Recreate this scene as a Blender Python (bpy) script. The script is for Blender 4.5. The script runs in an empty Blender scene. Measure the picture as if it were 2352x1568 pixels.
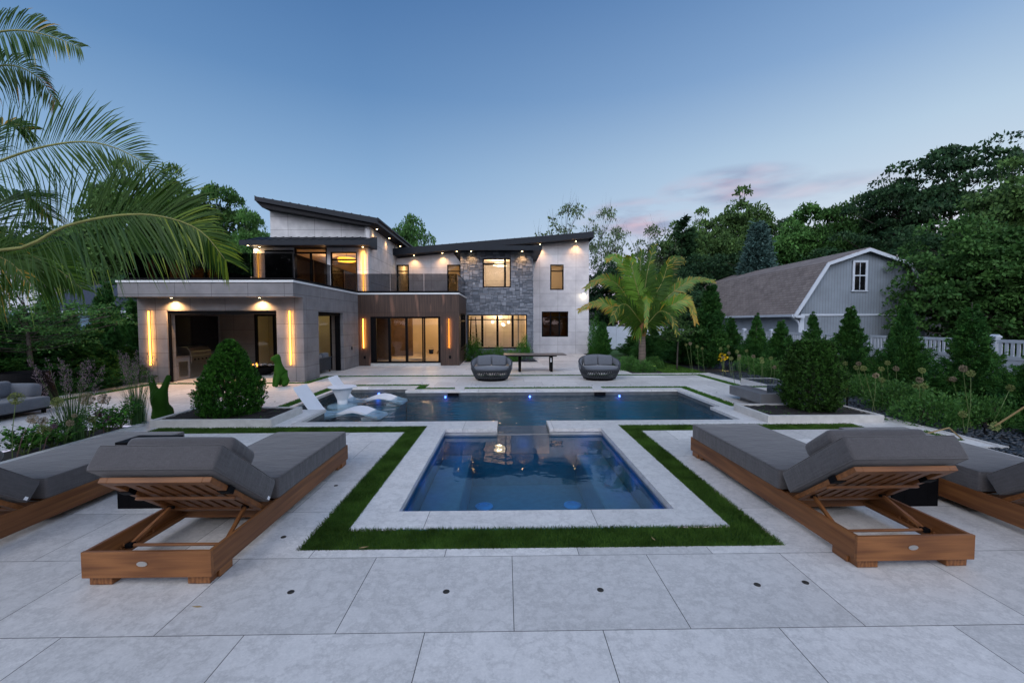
import bpy, bmesh, math, random
import numpy as np
from mathutils import Vector, Matrix
R = math.radians
PI = math.pi
rnd = random.Random(7)
sc = bpy.context.scene
COL = sc.collection

# ------------------------------------------------------------------ camera
F = 990.6; W0, H0 = 2352.0, 1568.0
PT, YW, RL = R(2.513), R(.873), R(-.167)
CAMZ = 2.1
fwd = Vector((math.sin(YW)*math.cos(PT), math.cos(YW)*math.cos(PT), -math.sin(PT)))
rt = Vector((math.cos(YW), -math.sin(YW), 0)); up = rt.cross(fwd)
rt2 = rt*math.cos(RL)+up*math.sin(RL); up2 = -rt*math.sin(RL)+up*math.cos(RL)
cam = bpy.data.cameras.new('camera'); camo = bpy.data.objects.new('camera', cam); COL.objects.link(camo)
cam.sensor_width = 36; cam.lens = F/W0*36; cam.clip_end = 600; cam.clip_start = .05
mm = Matrix((rt2, up2, -fwd)).transposed().to_4x4(); mm.translation = Vector((0, 0, CAMZ))
camo.matrix_world = mm
sc.camera = camo

def at(px, py, x=None, y=None, z=None):
    """place in the yard seen at a measured direction, on a given plane"""
    r = fwd + rt2*((px-W0/2)/F) - up2*((py-H0/2)/F)
    t = (z-CAMZ)/r.z if z is not None else (y/r.y if y is not None else x/r.x)
    return Vector((r.x*t, r.y*t, CAMZ+r.z*t))

# ------------------------------------------------------------------ world / sky
w = bpy.data.worlds.new('World'); sc.world = w; w.use_nodes = True
nt = w.node_tree; nt.nodes.clear()
def nd(t, **k):
    n = nt.nodes.new(t)
    for a, b in k.items(): setattr(n, a, b)
    return n
def lk(a, b): nt.links.new(a, b)
def srgb(r, g, b):
    f = lambda c: (c/255/12.92) if c/255 <= .04045 else ((c/255+.055)/1.055)**2.4
    return (f(r), f(g), f(b), 1)
out = nd('ShaderNodeOutputWorld'); bg = nd('ShaderNodeBackground'); lk(bg.outputs[0], out.inputs[0])
tc = nd('ShaderNodeTexCoord'); sp = nd('ShaderNodeSeparateXYZ'); lk(tc.outputs['Generated'], sp.inputs[0])
def ramp(stops, src):
    c = nd('ShaderNodeValToRGB'); e = c.color_ramp.elements
    e[0].position, e[0].color = stops[0][0], stops[0][1]
    e[1].position, e[1].color = stops[-1][0], stops[-1][1]
    for p, k in stops[1:-1]:
        n = e.new(p); n.color = k
    lk(src, c.inputs[0]); return c
def mth(op, a, b=None, clamp=False):
    m = nd('ShaderNodeMath', operation=op, use_clamp=clamp)
    for i, v in enumerate((a, b)):
        if v is None: continue
        if isinstance(v, (int, float)): m.inputs[i].default_value = v
        else: lk(v, m.inputs[i])
    return m.outputs[0]
def mixc(fac, a, b, bt='MIX'):
    m = nd('ShaderNodeMix', data_type='RGBA', blend_type=bt)
    if isinstance(fac, (int, float)): m.inputs[0].default_value = fac
    else: lk(fac, m.inputs[0])
    for i, v in ((6, a), (7, b)):
        if isinstance(v, tuple): m.inputs[i].default_value = v
        else: lk(v, m.inputs[i])
    return m.outputs[2]
elev = sp.outputs['Z']
left = ramp([(0, srgb(190, 192, 222)), (.08, srgb(180, 192, 226)), (.18, srgb(148, 178, 212)), (.30, srgb(124, 160, 200)), (.45, srgb(90, 130, 178)), (.62, srgb(64, 104, 156)), (1, srgb(48, 84, 134))], elev)
right = ramp([(0, srgb(230, 210, 222)), (.10, srgb(216, 210, 228)), (.20, srgb(190, 205, 222)), (.32, srgb(168, 192, 216)), (.45, srgb(128, 160, 200)), (.62, srgb(88, 126, 176)), (1, srgb(48, 84, 134))], elev)
azf = mth('ADD', mth('MULTIPLY', sp.outputs['X'], 1.05), .28, True)
sky = mixc(azf, left.outputs[0], right.outputs[0])
sky = mixc(1.0, sky, (.95, .93, .90, 1), 'MULTIPLY')
# dusk clouds low over the trees
mp = nd('ShaderNodeMapping'); mp.inputs['Scale'].default_value = (5.0, 5.0, 21.0); mp.inputs['Location'].default_value = (.35, .3, .4)
lk(tc.outputs['Generated'], mp.inputs[0])
nz = nd('ShaderNodeTexNoise'); nz.inputs['Scale'].default_value = 1.0; nz.inputs['Detail'].default_value = 5; nz.inputs['Roughness'].default_value = .55
lk(mp.outputs[0], nz.inputs['Vector'])
def lobe(px, py, sx, sz):
    d = at(px, py, y=100)-Vector((0, 0, CAMZ)); d.normalize()
    a = mth('POWER', mth('DIVIDE', mth('SUBTRACT', sp.outputs['X'], d.x), sx), 2)
    b = mth('POWER', mth('DIVIDE', mth('SUBTRACT', sp.outputs['Z'], d.z), sz), 2)
    return mth('SUBTRACT', 1.0, mth('ADD', a, b), True)
lob = mth('MAXIMUM', mth('MAXIMUM', lobe(1465, 508, .14, .05), lobe(1670, 432, .13, .042)), mth('MULTIPLY', lobe(1890, 438, .10, .03), .5))
front = mth('GREATER_THAN', sp.outputs['Y'], 0)
cm = mth('MULTIPLY', mth('MULTIPLY', mth('MULTIPLY', mth('SUBTRACT', nz.outputs[0], .37), 5, True), lob), front, True)
nz2 = nd('ShaderNodeTexNoise'); nz2.inputs['Scale'].default_value = 1.7; lk(mp.outputs[0], nz2.inputs['Vector'])
ccol = mixc(mth('MULTIPLY', mth('SUBTRACT', nz2.outputs[0], .42), 5, True), srgb(128, 134, 164), srgb(186, 162, 178))
sky = mixc(mth('MULTIPLY', cm, .85), sky, ccol)
# afterglow of the sunset, behind the camera
glow = mth('POWER', mth('MULTIPLY', sp.outputs['Y'], -1.0, True), 1.2)
low = mth('SUBTRACT', 1.0, mth('MULTIPLY', mth('ABSOLUTE', mth('SUBTRACT', elev, .50)), 1.6), True)
g = mth('MULTIPLY', glow, low)
wsel = mth('SUBTRACT', 1.0, mth('MULTIPLY', elev, 2.4), True)
gcol = mixc(wsel, (2.62, 2.75, 3.12, 1), (3.4, 2.95, 2.85, 1))
sky = mixc(1.0, sky, mixc(g, (0, 0, 0, 1), gcol), 'ADD')
lk(sky, bg.inputs[0]); bg.inputs[1].default_value = 1.0
nts = nd('ShaderNodeTexSky', sky_type='NISHITA', sun_disc=False, sun_elevation=R(1.0), sun_rotation=R(170))
bg2 = nd('ShaderNodeBackground'); lk(nts.outputs[0], bg2.inputs[0]); bg2.inputs[1].default_value = .01
ads = nd('ShaderNodeAddShader'); lk(bg.outputs[0], ads.inputs[0]); lk(bg2.outputs[0], ads.inputs[1]); lk(ads.outputs[0], out.inputs[0])

# the last light from the western sky behind the camera: very wide and weak
sl = bpy.data.lights.new('sun', 'SUN'); sl.energy = .5; sl.angle = R(25); sl.color = (1, .90, .80)
slo = bpy.data.objects.new('sun', sl); COL.objects.link(slo); slo.rotation_euler = (R(52), 0, R(-38))
vs = sc.view_settings; vs.view_transform = 'Standard'; vs.look = 'None'; vs.exposure = .32; vs.gamma = 1
sc.cycles.use_denoising = True
sc.cycles.max_bounces = 7; sc.cycles.diffuse_bounces = 3; sc.cycles.glossy_bounces = 3; sc.cycles.transparent_max_bounces = 24; sc.cycles.transmission_bounces = 3
sc.cycles.caustics_reflective = False; sc.cycles.caustics_refractive = False
sc.cycles.sample_clamp_indirect = 3.0

# ------------------------------------------------------------------ materials
MATS = {}
def newmat(name):
    m = bpy.data.materials.new(name); m.use_nodes = True
    global nt
    nt = m.node_tree; nt.nodes.clear(); MATS[name] = m
    return m
def pbsdf(rough=.6, metal=0, spec=.5):
    b = nd('ShaderNodeBsdfPrincipled'); b.inputs['Roughness'].default_value = rough; b.inputs['Metallic'].default_value = metal
    b.inputs['Specular IOR Level'].default_value = spec
    return b
def outp(sh):
    o = nd('ShaderNodeOutputMaterial'); lk(sh, o.inputs[0])
def noise(scale, detail=4, vec=None, rough=.55, stretch=None):
    n = nd('ShaderNodeTexNoise'); n.inputs['Scale'].default_value = scale; n.inputs['Detail'].default_value = detail; n.inputs['Roughness'].default_value = rough
    if vec is None:
        vec = nd('ShaderNodeTexCoord').outputs['Object']
    if stretch:
        mpn = nd('ShaderNodeMapping'); mpn.inputs['Scale'].default_value = stretch; lk(vec, mpn.inputs[0]); vec = mpn.outputs[0]
    lk(vec, n.inputs['Vector']); return n.outputs[0]
def bump(b, h, strength=.2, dist=.01):
    n = nd('ShaderNodeBump'); n.inputs['Strength'].default_value = strength; n.inputs['Distance'].default_value = dist
    lk(h, n.inputs['Height']); lk(n.outputs[0], b.inputs['Normal']); return n
def c4(c, k=1): return (c[0]*k, c[1]*k, c[2]*k, 1)
def rescale(v, lo, hi):
    m = nd('ShaderNodeMapRange'); m.inputs[1].default_value = lo; m.inputs[2].default_value = hi; lk(v, m.inputs[0]); return m.outputs[0]
def simple(name, col, rough=.6, metal=0, var=.15, scale=4, bmp=0, bscale=60, stretch=None, spec=.5, coat=0):
    m = newmat(name); b = pbsdf(rough, metal, spec)
    f = rescale(noise(scale, 5, stretch=stretch), .3, .7)
    lk(mixc(f, c4(col, 1-var), c4(col, 1+var)), b.inputs['Base Color'])
    if bmp: bump(b, noise(bscale, 3, stretch=stretch), bmp)
    if coat: b.inputs['Coat Weight'].default_value = coat
    outp(b.outputs[0]); return m
def emis(name, col, strength):
    m = newmat(name); e = nd('ShaderNodeEmission'); e.inputs[0].default_value = c4(col); e.inputs[1].default_value = strength; outp(e.outputs[0]); return m
def foliage(name, c1, c2, c3=None, trans=.25, rough=.55, spec=.25, ns=0, amp=.45):
    m = newmat(name); g = nd('ShaderNodeNewGeometry'); oi = nd('ShaderNodeObjectInfo')
    col = mixc(g.outputs['Random Per Island'], c4(c1), c4(c2))
    big = rescale(noise(.9, 2), .35, .65)
    if c3: col = mixc(mth('MULTIPLY', big, .6), col, c4(c3))
    hv = nd('ShaderNodeHueSaturation'); lk(col, hv.inputs['Color'])
    val = mth('ADD', mth('MULTIPLY', oi.outputs['Random'], .4), .8)
    if ns: val = mth('MULTIPLY', val, mth('ADD', mth('MULTIPLY', rescale(noise(ns, 2), .36, .64), amp*2), 1-amp))  # clump-scale noise: varied leaf tone plus occlusion shade put into the colour
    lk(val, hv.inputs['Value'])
    b = pbsdf(rough, 0, spec); lk(hv.outputs[0], b.inputs['Base Color'])
    t = nd('ShaderNodeBsdfTranslucent'); lk(hv.outputs[0], t.inputs[0])
    mx = nd('ShaderNodeMixShader'); mx.inputs[0].default_value = trans; lk(b.outputs[0], mx.inputs[1]); lk(t.outputs[0], mx.inputs[2])
    outp(mx.outputs[0]); return m
def wallvec():
    """(horizontal run, height) on any upright wall"""
    g = nd('ShaderNodeNewGeometry'); s = nd('ShaderNodeSeparateXYZ'); lk(g.outputs['Position'], s.inputs[0])
    n = nd('ShaderNodeSeparateXYZ'); lk(g.outputs['True Normal'], n.inputs[0])
    fx = mth('GREATER_THAN', mth('ABSOLUTE', n.outputs[0]), .5)
    u = mth('ADD', mth('MULTIPLY', s.outputs[0], mth('SUBTRACT', 1.0, fx)), mth('MULTIPLY', s.outputs[1], fx))
    c = nd('ShaderNodeCombineXYZ'); lk(u, c.inputs[0]); lk(s.outputs[2], c.inputs[1]); return c.outputs[0]
def panels(name, c1, c2, bw, rh, joint, off=(0, 0), offset=0, ms=.006, rough=.6, cloud=.12):
    m = newmat(name); v = wallvec()
    mpn = nd('ShaderNodeMapping'); mpn.inputs['Location'].default_value = (off[0], off[1], 0); lk(v, mpn.inputs[0])
    br = nd('ShaderNodeTexBrick'); br.offset = offset; br.inputs['Scale'].default_value = 1
    br.inputs['Brick Width'].default_value = bw; br.inputs['Row Height'].default_value = rh; br.inputs['Mortar Size'].default_value = ms; br.inputs['Mortar Smooth'].default_value = .3
    br.inputs['Color1'].default_value = c4(c1); br.inputs['Color2'].default_value = c4(c2); br.inputs['Mortar'].default_value = c4(joint)
    lk(mpn.outputs[0], br.inputs['Vector'])
    f = rescale(noise(2.2, 6), .3, .72)
    col = mixc(cloud, br.outputs[0], mixc(f, (.12, .12, .13, 1), (1, .98, .95, 1)), 'OVERLAY')
    b = pbsdf(rough, 0, .35); lk(col, b.inputs['Base Color'])
    bp = bump(b, mth('SUBTRACT', mth('MULTIPLY', noise(30, 4), .15), br.outputs['Fac']), .5, .004)
    outp(b.outputs[0]); return m

panels('white_panel', (.57, .56, .58), (.50, .49, .51), 1.2, .86, (.20, .20, .20), (0.1, .28), ms=.008, cloud=.16)
panels('upper_panel', (.50, .50, .52), (.46, .465, .48), 1.42, .71, (.16, .16, .17), (.3, 0), ms=.011, cloud=.2)
panels('grey_panel', (.19, .185, .195), (.16, .157, .166), 1.22, .51, (.05, .05, .05), (.15, -.03), ms=.008, cloud=.22)
panels('dark_stone_inside', (.16, .14, .13), (.12, .11, .10), 1.2, .6, (.04, .035, .03))
def paving(name, bw=1.215, rh=.95, base=(.665, .640, .612)):
    m = newmat(name); g = nd('ShaderNodeNewGeometry')
    mpn = nd('ShaderNodeMapping'); mpn.inputs['Location'].default_value = (-.052, 0, 0); lk(g.outputs['Position'], mpn.inputs[0])
    br = nd('ShaderNodeTexBrick'); br.offset = .5; br.inputs['Scale'].default_value = 1
    br.inputs['Brick Width'].default_value = bw; br.inputs['Row Height'].default_value = rh; br.inputs['Mortar Size'].default_value = .0032; br.inputs['Mortar Smooth'].default_value = .2
    br.inputs['Color1'].default_value = c4(base, .86); br.inputs['Color2'].default_value = c4(base, 1.10); br.inputs['Mortar'].default_value = (.08, .075, .07, 1)
    lk(mpn.outputs[0], br.inputs['Vector'])
    pos = g.outputs['Position']
    n1 = rescale(noise(1.3, 6, pos, .62), .32, .7); n2 = rescale(noise(13, 9, pos, .78), .35, .68); n3 = rescale(noise(60, 4, pos), .3, .7)
    vein = mth('SUBTRACT', 1.0, mth('MULTIPLY', mth('ABSOLUTE', mth('SUBTRACT', noise(3.1, 9, pos, .72), .5)), 22), True)
    k = mth('ADD', mth('ADD', mth('MULTIPLY', n1, .10), mth('MULTIPLY', n2, .22)), mth('MULTIPLY', n3, .12))
    kk = mth('SUBTRACT', mth('ADD', k, .78), mth('MULTIPLY', vein, .15))
    cc = nd('ShaderNodeCombineColor'); [lk(kk, cc.inputs[i]) for i in range(3)]
    col = mixc(1.0, br.outputs[0], cc.outputs[0], 'MULTIPLY')
    b = pbsdf(.62, 0, .4); lk(col, b.inputs['Base Color'])
    lk(mth('ADD', mth('MULTIPLY', n2, .2), .36), b.inputs['Roughness'])
    bump(b, mth('SUBTRACT', mth('MULTIPLY', n2, .3), br.outputs['Fac']), .35, .004)
    outp(b.outputs[0]); return m
paving('paving_stone'); paving('coping_stone', 1.8, 30.0, (.71, .69, .665))
simple('kerb_stone', (.50, .49, .47), .7, var=.12, scale=6, bmp=.2)
simple('pool_tile', (.12, .125, .13), .25, var=.2, scale=5)
simple('pool_plaster', (.008, .13, .16), .5, var=.2, scale=2)
simple('pool_ledge', (.06, .17, .19), .5, var=.15, scale=3)
simple('blue_drain', (.04, .42, .85), .5)
simple('spa_plaster', (.05, .24, .34), .5, var=.12, scale=9, bmp=.1, bscale=90)
simple('spa_seat', (.10, .29, .37), .5, var=.1, scale=9)
simple('spill_stone', (.40, .37, .34), .35, var=.1, scale=8)
simple('mulch', (.010, .008, .007), .9, var=.6, scale=40, bmp=1, bscale=50)
simple('soil', (.02, .03, .015), .95, var=.5, scale=.6, bmp=.4, bscale=20)
simple('turf_base', (.015, .065, .008), .9, var=.4, scale=30)
simple('lawn_green', (.028, .095, .014), .9, var=.35, scale=3, bmp=.6, bscale=180)
simple('pebble_black', (.022, .028, .036), .35, var=.5, scale=12)
simple('black_metal', (.004, .004, .005), .6, var=.2, bmp=.03, spec=.08)
simple('roof_metal', (.006, .010, .017), .5, var=.12, scale=2, spec=.25)
simple('soffit_dark', (.012, .012, .015), .7, var=.1, spec=.2)
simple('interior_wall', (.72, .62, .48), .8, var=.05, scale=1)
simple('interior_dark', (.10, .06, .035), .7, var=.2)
simple('interior_floor', (.42, .36, .30), .7, var=.25, scale=2)
simple('deck_grey', (.25, .25, .26), .8, var=.1)
simple('white_metal', (.62, .64, .66), .5, var=.06)
simple('white_plastic', (.82, .83, .86), .5, var=.02)
simple('fire_grey', (.15, .155, .165), .7, var=.12, bmp=.2)
simple('bark', (.06, .05, .042), .9, var=.4, scale=7, bmp=.8, bscale=30, stretch=(1, 1, .25))
simple('palm_bark', (.13, .10, .08), .9, var=.5, scale=3, bmp=.8, bscale=20, stretch=(.5, .5, 8))
simple('palm_husk', (.22, .10, .035), .8, var=.5, scale=10, stretch=(3, 3, 1))
simple('stalk_green', (.085, .13, .035), .6, var=.3)
simple('rachis', (.20, .20, .05), .6, var=.3)
simple('stalk_red', (.11, .06, .05), .6, var=.3)
simple('steel', (.42, .36, .30), .28, metal=1, var=.15, scale=3, stretch=(1, 1, 12))
simple('mirror_glass', (.006, .006, .008), .08, var=.1, spec=.4)
simple('rope', (.035, .040, .048), .8, var=.3, scale=30, bmp=.5, bscale=90)
simple('table_dark', (.10, .085, .08), .4, var=.25, scale=6, stretch=(1, 8, 1))
simple('tubular_light', (.75, .74, .70), .6)
simple('shingle_blue', (.025, .035, .06), .9, var=.3, scale=8)
simple('siding_blue', (.10, .17, .24), .8, var=.1)
simple('siding_cream', (.38, .35, .25), .8, var=.1)
simple('trim_white', (.46, .51, .58), .6, var=.05)
simple('brick_red', (.18, .055, .035), .85, var=.3, scale=15)
simple('rubble', (.30, .29, .28), .7, var=.35, scale=8, bmp=.5)
simple('brass_plate', (.55, .53, .50), .35, metal=1)
simple('drain_metal', (.09, .075, .06), .45, metal=.8, var=.3, scale=40)
# fabric of the cushions: fine weave
def fabric(name, col):
    m = newmat(name); b = pbsdf(.92, 0, .15)
    a = noise(1.0, 4, stretch=(240, 9, 90)); a2 = noise(1.0, 3, stretch=(14, 190, 190)); a3 = noise(3, 3)
    f = mth('ADD', mth('MULTIPLY', rescale(a, .3, .7), .55), mth('MULTIPLY', rescale(a2, .3, .7), .45))
    col1 = mixc(f, c4(col, .66), c4(col, 1.28))
    lk(mixc(mth('MULTIPLY', rescale(a3, .35, .65), .2), col1, c4(col, .7)), b.inputs['Base Color'])
    b.inputs['Sheen Weight'].default_value = .25
    b1 = bump(b, f, .35, .002); b2 = nd('ShaderNodeBump'); b2.inputs['Strength'].default_value = .35; b2.inputs['Distance'].default_value = .05; lk(noise(3.5, 3, stretch=(1, 2.2, 1)), b2.inputs['Height']); lk(b2.outputs[0], b1.inputs['Normal']); outp(b.outputs[0]); return m
fabric('cushion_grey', (.088, .083, .086)); fabric('cushion_blue', (.12, .132, .155))
# oiled teak with long grain
def wood(name, c1, c2, stretch, knots=True):
    m = newmat(name); b = pbsdf(.48, 0, .4)
    f = noise(1.0, 8, stretch=stretch, rough=.6); f2 = noise(1.2, 2)
    wv = nd('ShaderNodeTexWave'); wv.inputs['Scale'].default_value = 1.0; wv.inputs['Distortion'].default_value = 6; wv.inputs['Detail'].default_value = 3
    mpn = nd('ShaderNodeMapping'); mpn.inputs['Scale'].default_value = tuple(s*.35 for s in stretch); lk(nd('ShaderNodeTexCoord').outputs['Object'], mpn.inputs[0]); lk(mpn.outputs[0], wv.inputs[0])
    k = mth('ADD', mth('MULTIPLY', rescale(f, .3, .7), .6), mth('MULTIPLY', wv.outputs['Fac'], .4))
    col = mixc(k, c4(c1), c4(c2)); col = mixc(mth('MULTIPLY', rescale(f2, .4, .7), .3), col, c4(c1, .7))
    lk(col, b.inputs['Base Color']); bump(b, f, .12, .003); outp(b.outputs[0]); return m
wood('teak', (.10, .034, .011), (.31, .128, .042), (30, 1.3, 26)); wood('teak_cross', (.10, .034, .011), (.31, .128, .042), (1.3, 30, 26))
# dark vertical wood-look cladding with rusty streaks
def cladding():
    m = newmat('cladding'); b = pbsdf(.5, 0, .4); v = wallvec()
    mpn = nd('ShaderNodeMapping'); mpn.inputs['Scale'].default_value = (26, .8, 1); lk(v, mpn.inputs[0])
    n = nd('ShaderNodeTexNoise'); n.inputs['Detail'].default_value = 6; lk(mpn.outputs[0], n.inputs['Vector']); n.inputs['Scale'].default_value = 1
    mp2 = nd('ShaderNodeMapping'); mp2.inputs['Scale'].default_value = (3.4, .45, 1); lk(v, mp2.inputs[0])
    n2 = nd('ShaderNodeTexNoise'); n2.inputs['Detail'].default_value = 2; lk(mp2.outputs[0], n2.inputs['Vector']); n2.inputs['Scale'].default_value = 1
    br = nd('ShaderNodeTexBrick'); br.offset = .0; br.inputs['Scale'].default_value = 1; br.inputs['Brick Width'].default_value = .98; br.inputs['Row Height'].default_value = 2.6; br.inputs['Mortar Size'].default_value = .006
    br.inputs['Color1'].default_value = (1, 1, 1, 1); br.inputs['Color2'].default_value = (.8, .8, .8, 1); br.inputs['Mortar'].default_value = (.3, .3, .3, 1)
    lk(v, br.inputs['Vector'])
    c = mixc(rescale(n.outputs[0], .3, .7), (.030, .017, .013, 1), (.082, .047, .034, 1))
    c = mixc(mth('MULTIPLY', rescale(n2.outputs[0], .60, .72), .65), c, (.26, .13, .085, 1))
    c = mixc(1, c, br.outputs[0], 'MULTIPLY')
    lk(c, b.inputs['Base Color']); bump(b, n.outputs[0], .2, .003); outp(b.outputs[0])
cladding()
def ledgestone():
    m = newmat('ledgestone'); g = nd('ShaderNodeNewGeometry'); b = pbsdf(.8, 0, .3)
    c = mixc(g.outputs['Random Per Island'], (.085, .10, .125, 1), (.26, .285, .33, 1))
    n = rescale(noise(7, 6), .3, .7)
    c = mixc(mth('MULTIPLY', n, .5), c, (.10, .115, .145, 1)); lk(c, b.inputs['Base Color']); bump(b, noise(22, 6), .9, .02); outp(b.outputs[0])
ledgestone(); simple('mortar', (.07, .075, .085), .9)
def shingles(name, c1, c2):
    m = newmat(name); g = nd('ShaderNodeNewGeometry'); s = nd('ShaderNodeSeparateXYZ'); lk(g.outputs['Position'], s.inputs[0])
    c = nd('ShaderNodeCombineXYZ'); lk(s.outputs[1], c.inputs[0]); lk(s.outputs[2], c.inputs[1])
    br = nd('ShaderNodeTexBrick'); br.offset = .43; br.inputs['Scale'].default_value = 1; br.inputs['Brick Width'].default_value = .34; br.inputs['Row Height'].default_value = .135; br.inputs['Mortar Size'].default_value = .012
    br.inputs['Color1'].default_value = c4(c1); br.inputs['Color2'].default_value = c4(c2); br.inputs['Mortar'].default_value = c4(c1, .45); lk(c.outputs[0], br.inputs['Vector'])
    b = pbsdf(.95, 0, .2); lk(mixc(.3, br.outputs[0], mixc(rescale(noise(1.5, 4), .3, .7), c4(c1, .7), c4(c2, 1.2))), b.inputs['Base Color']); outp(b.outputs[0])
shingles('shingle_brown', (.17, .145, .138), (.25, .215, .20))
def siding(name, col, pitch, vertical=True):
    m = newmat(name); v = wallvec(); s = nd('ShaderNodeSeparateXYZ'); lk(v, s.inputs[0])
    t = mth('FRACT', mth('DIVIDE', s.outputs[0 if vertical else 1], pitch))
    gr = mth('LESS_THAN', t, .12); b = pbsdf(.75, 0, .3)
    c = mixc(rescale(noise(1.2, 4), .3, .7), c4(col, .85), c4(col, 1.1)); lk(mixc(mth('MULTIPLY', gr, .55), c, c4(col, .35)), b.inputs['Base Color']); outp(b.outputs[0])
siding('siding_grey', (.20, .235, .275), .15); siding('siding_pale', (.33, .37, .42), .12); siding('siding_white', (.5, .52, .54), .15, False)
# glass
def glass(name, tint, ior=1.5, rough=0, boost=1.0):
    m = newmat(name); t = nd('ShaderNodeBsdfTransparent'); t.inputs[0].default_value = c4(tint)
    gl = nd('ShaderNodeBsdfGlossy'); gl.inputs['Roughness'].default_value = rough; fr = nd('ShaderNodeFresnel'); fr.inputs[0].default_value = ior
    mx = nd('ShaderNodeMixShader'); lk(mth('MULTIPLY', fr.outputs[0], boost, True), mx.inputs[0]); lk(t.outputs[0], mx.inputs[1]); lk(gl.outputs[0], mx.inputs[2]); outp(mx.outputs[0])
glass('window_glass', (.93, .93, .92), 1.5, 0, 1.3); glass('tinted_glass', (.09, .092, .10), 1.45, 0, .7); glass('smoke_glass', (.24, .25, .27), 1.5, 0, 1.1); glass('clear_glass', (.8, .84, .86)); glass('brown_glass', (.55, .38, .22), 1.5, 0, 1.5)
def water(name, tint, scale, strength, dist, stretch=(1, 1, 1), rough=.02, refl=1.0):
    m = newmat(name); t = nd('ShaderNodeBsdfTransparent'); t.inputs[0].default_value = c4(tint)
    gl = nd('ShaderNodeBsdfGlossy'); gl.inputs['Roughness'].default_value = rough
    fr = nd('ShaderNodeFresnel'); fr.inputs[0].default_value = 1.33
    g = nd('ShaderNodeNewGeometry')
    bp = nd('ShaderNodeBump'); bp.inputs['Strength'].default_value = strength; bp.inputs['Distance'].default_value = dist
    h = mth('ADD', noise(scale, 2, g.outputs['Position'], .5, stretch), mth('MULTIPLY', noise(scale*3.1, 2, g.outputs['Position'], .5, stretch), .25))
    lk(h, bp.inputs['Height']); lk(bp.outputs[0], gl.inputs['Normal']); lk(bp.outputs[0], fr.inputs['Normal'])
    mx = nd('ShaderNodeMixShader'); lk(mth('MULTIPLY', fr.outputs[0], refl), mx.inputs[0]); lk(t.outputs[0], mx.inputs[1]); lk(gl.outputs[0], mx.inputs[2]); outp(mx.outputs[0])
water('pool_surface', (.72, .90, .97), 2.8, 1.0, .06, (.6, 1.7, 1), refl=.72); water('spa_surface', (.80, .92, 1), 1.2, .35, .02)
# leaves
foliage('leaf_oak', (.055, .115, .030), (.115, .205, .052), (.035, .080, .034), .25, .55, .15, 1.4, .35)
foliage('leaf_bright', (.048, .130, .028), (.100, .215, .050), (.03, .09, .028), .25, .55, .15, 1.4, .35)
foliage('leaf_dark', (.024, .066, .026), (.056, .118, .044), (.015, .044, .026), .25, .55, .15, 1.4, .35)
foliage('leaf_sparse', (.07, .12, .05), (.13, .20, .08))
foliage('leaf_spruce', (.030, .070, .062), (.065, .120, .110), (.028, .06, .05), .05)
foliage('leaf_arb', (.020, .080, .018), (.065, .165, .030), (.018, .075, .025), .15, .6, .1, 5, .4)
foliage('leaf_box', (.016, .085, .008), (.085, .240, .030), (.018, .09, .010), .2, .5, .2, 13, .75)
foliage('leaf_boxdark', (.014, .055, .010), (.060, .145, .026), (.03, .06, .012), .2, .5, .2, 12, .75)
foliage('leaf_shrub', (.035, .115, .024), (.085, .20, .04), None, .25)
foliage('leaf_lavender', (.06, .055, .13), (.13, .11, .24), (.05, .09, .06))
foliage('leaf_palm', (.024, .075, .014), (.070, .140, .020), (.05, .11, .012), .35, .45, .2)
foliage('leaf_palmtip', (.22, .26, .02), (.36, .28, .02), (.42, .18, .02), .3, .4, .4)
foliage('leaf_yel', (.12, .22, .02), (.24, .30, .03), (.18, .24, .02), .3, .4, .2)
foliage('leaf_palmmid', (.08, .20, .022), (.15, .27, .03), (.11, .22, .02), .3, .4, .4)
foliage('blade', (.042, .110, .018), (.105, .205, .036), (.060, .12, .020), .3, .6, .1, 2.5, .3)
foliage('blade_far', (.035, .12, .015), (.07, .18, .025), None, .2)
foliage('topiary', (.012, .052, .006), (.032, .100, .010), None, .1, .8, .1)
foliage('reed', (.03, .09, .03), (.08, .17, .05), None, .25)
foliage('plume', (.14, .10, .12), (.30, .22, .24), None, .3, .9, .1)
foliage('flower_yellow', (.9, .55, .01), (1, .7, .02), None, .4)
foliage('allium_green', (.16, .22, .06), (.34, .36, .14), None, .2); foliage('allium_brown', (.26, .20, .13), (.42, .35, .24), None, .2); foliage('allium_purple', (.12, .05, .10), (.24, .12, .18), None, .2)
foliage('dead_straw', (.30, .22, .10), (.42, .30, .14), None, .2)
emis('led_warm', (1, .44, .06), 7); emis('led_orange', (1, .33, .05), 6); emis('bulb_warm', (1, .72, .36), 22); emis('bulb_white', (1, .86, .62), 9); emis('blue_spot', (.12, .22, 1), 7)
emis('globe', (1, .80, .48), 5); emis('flame', (1, .35, .05), 3); emis('path_glow', (1, .55, .12), 14); emis('blue_line', (.03, .06, .9), .8); emis('lamp_amber', (1, .42, .04), 2.2)

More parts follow.
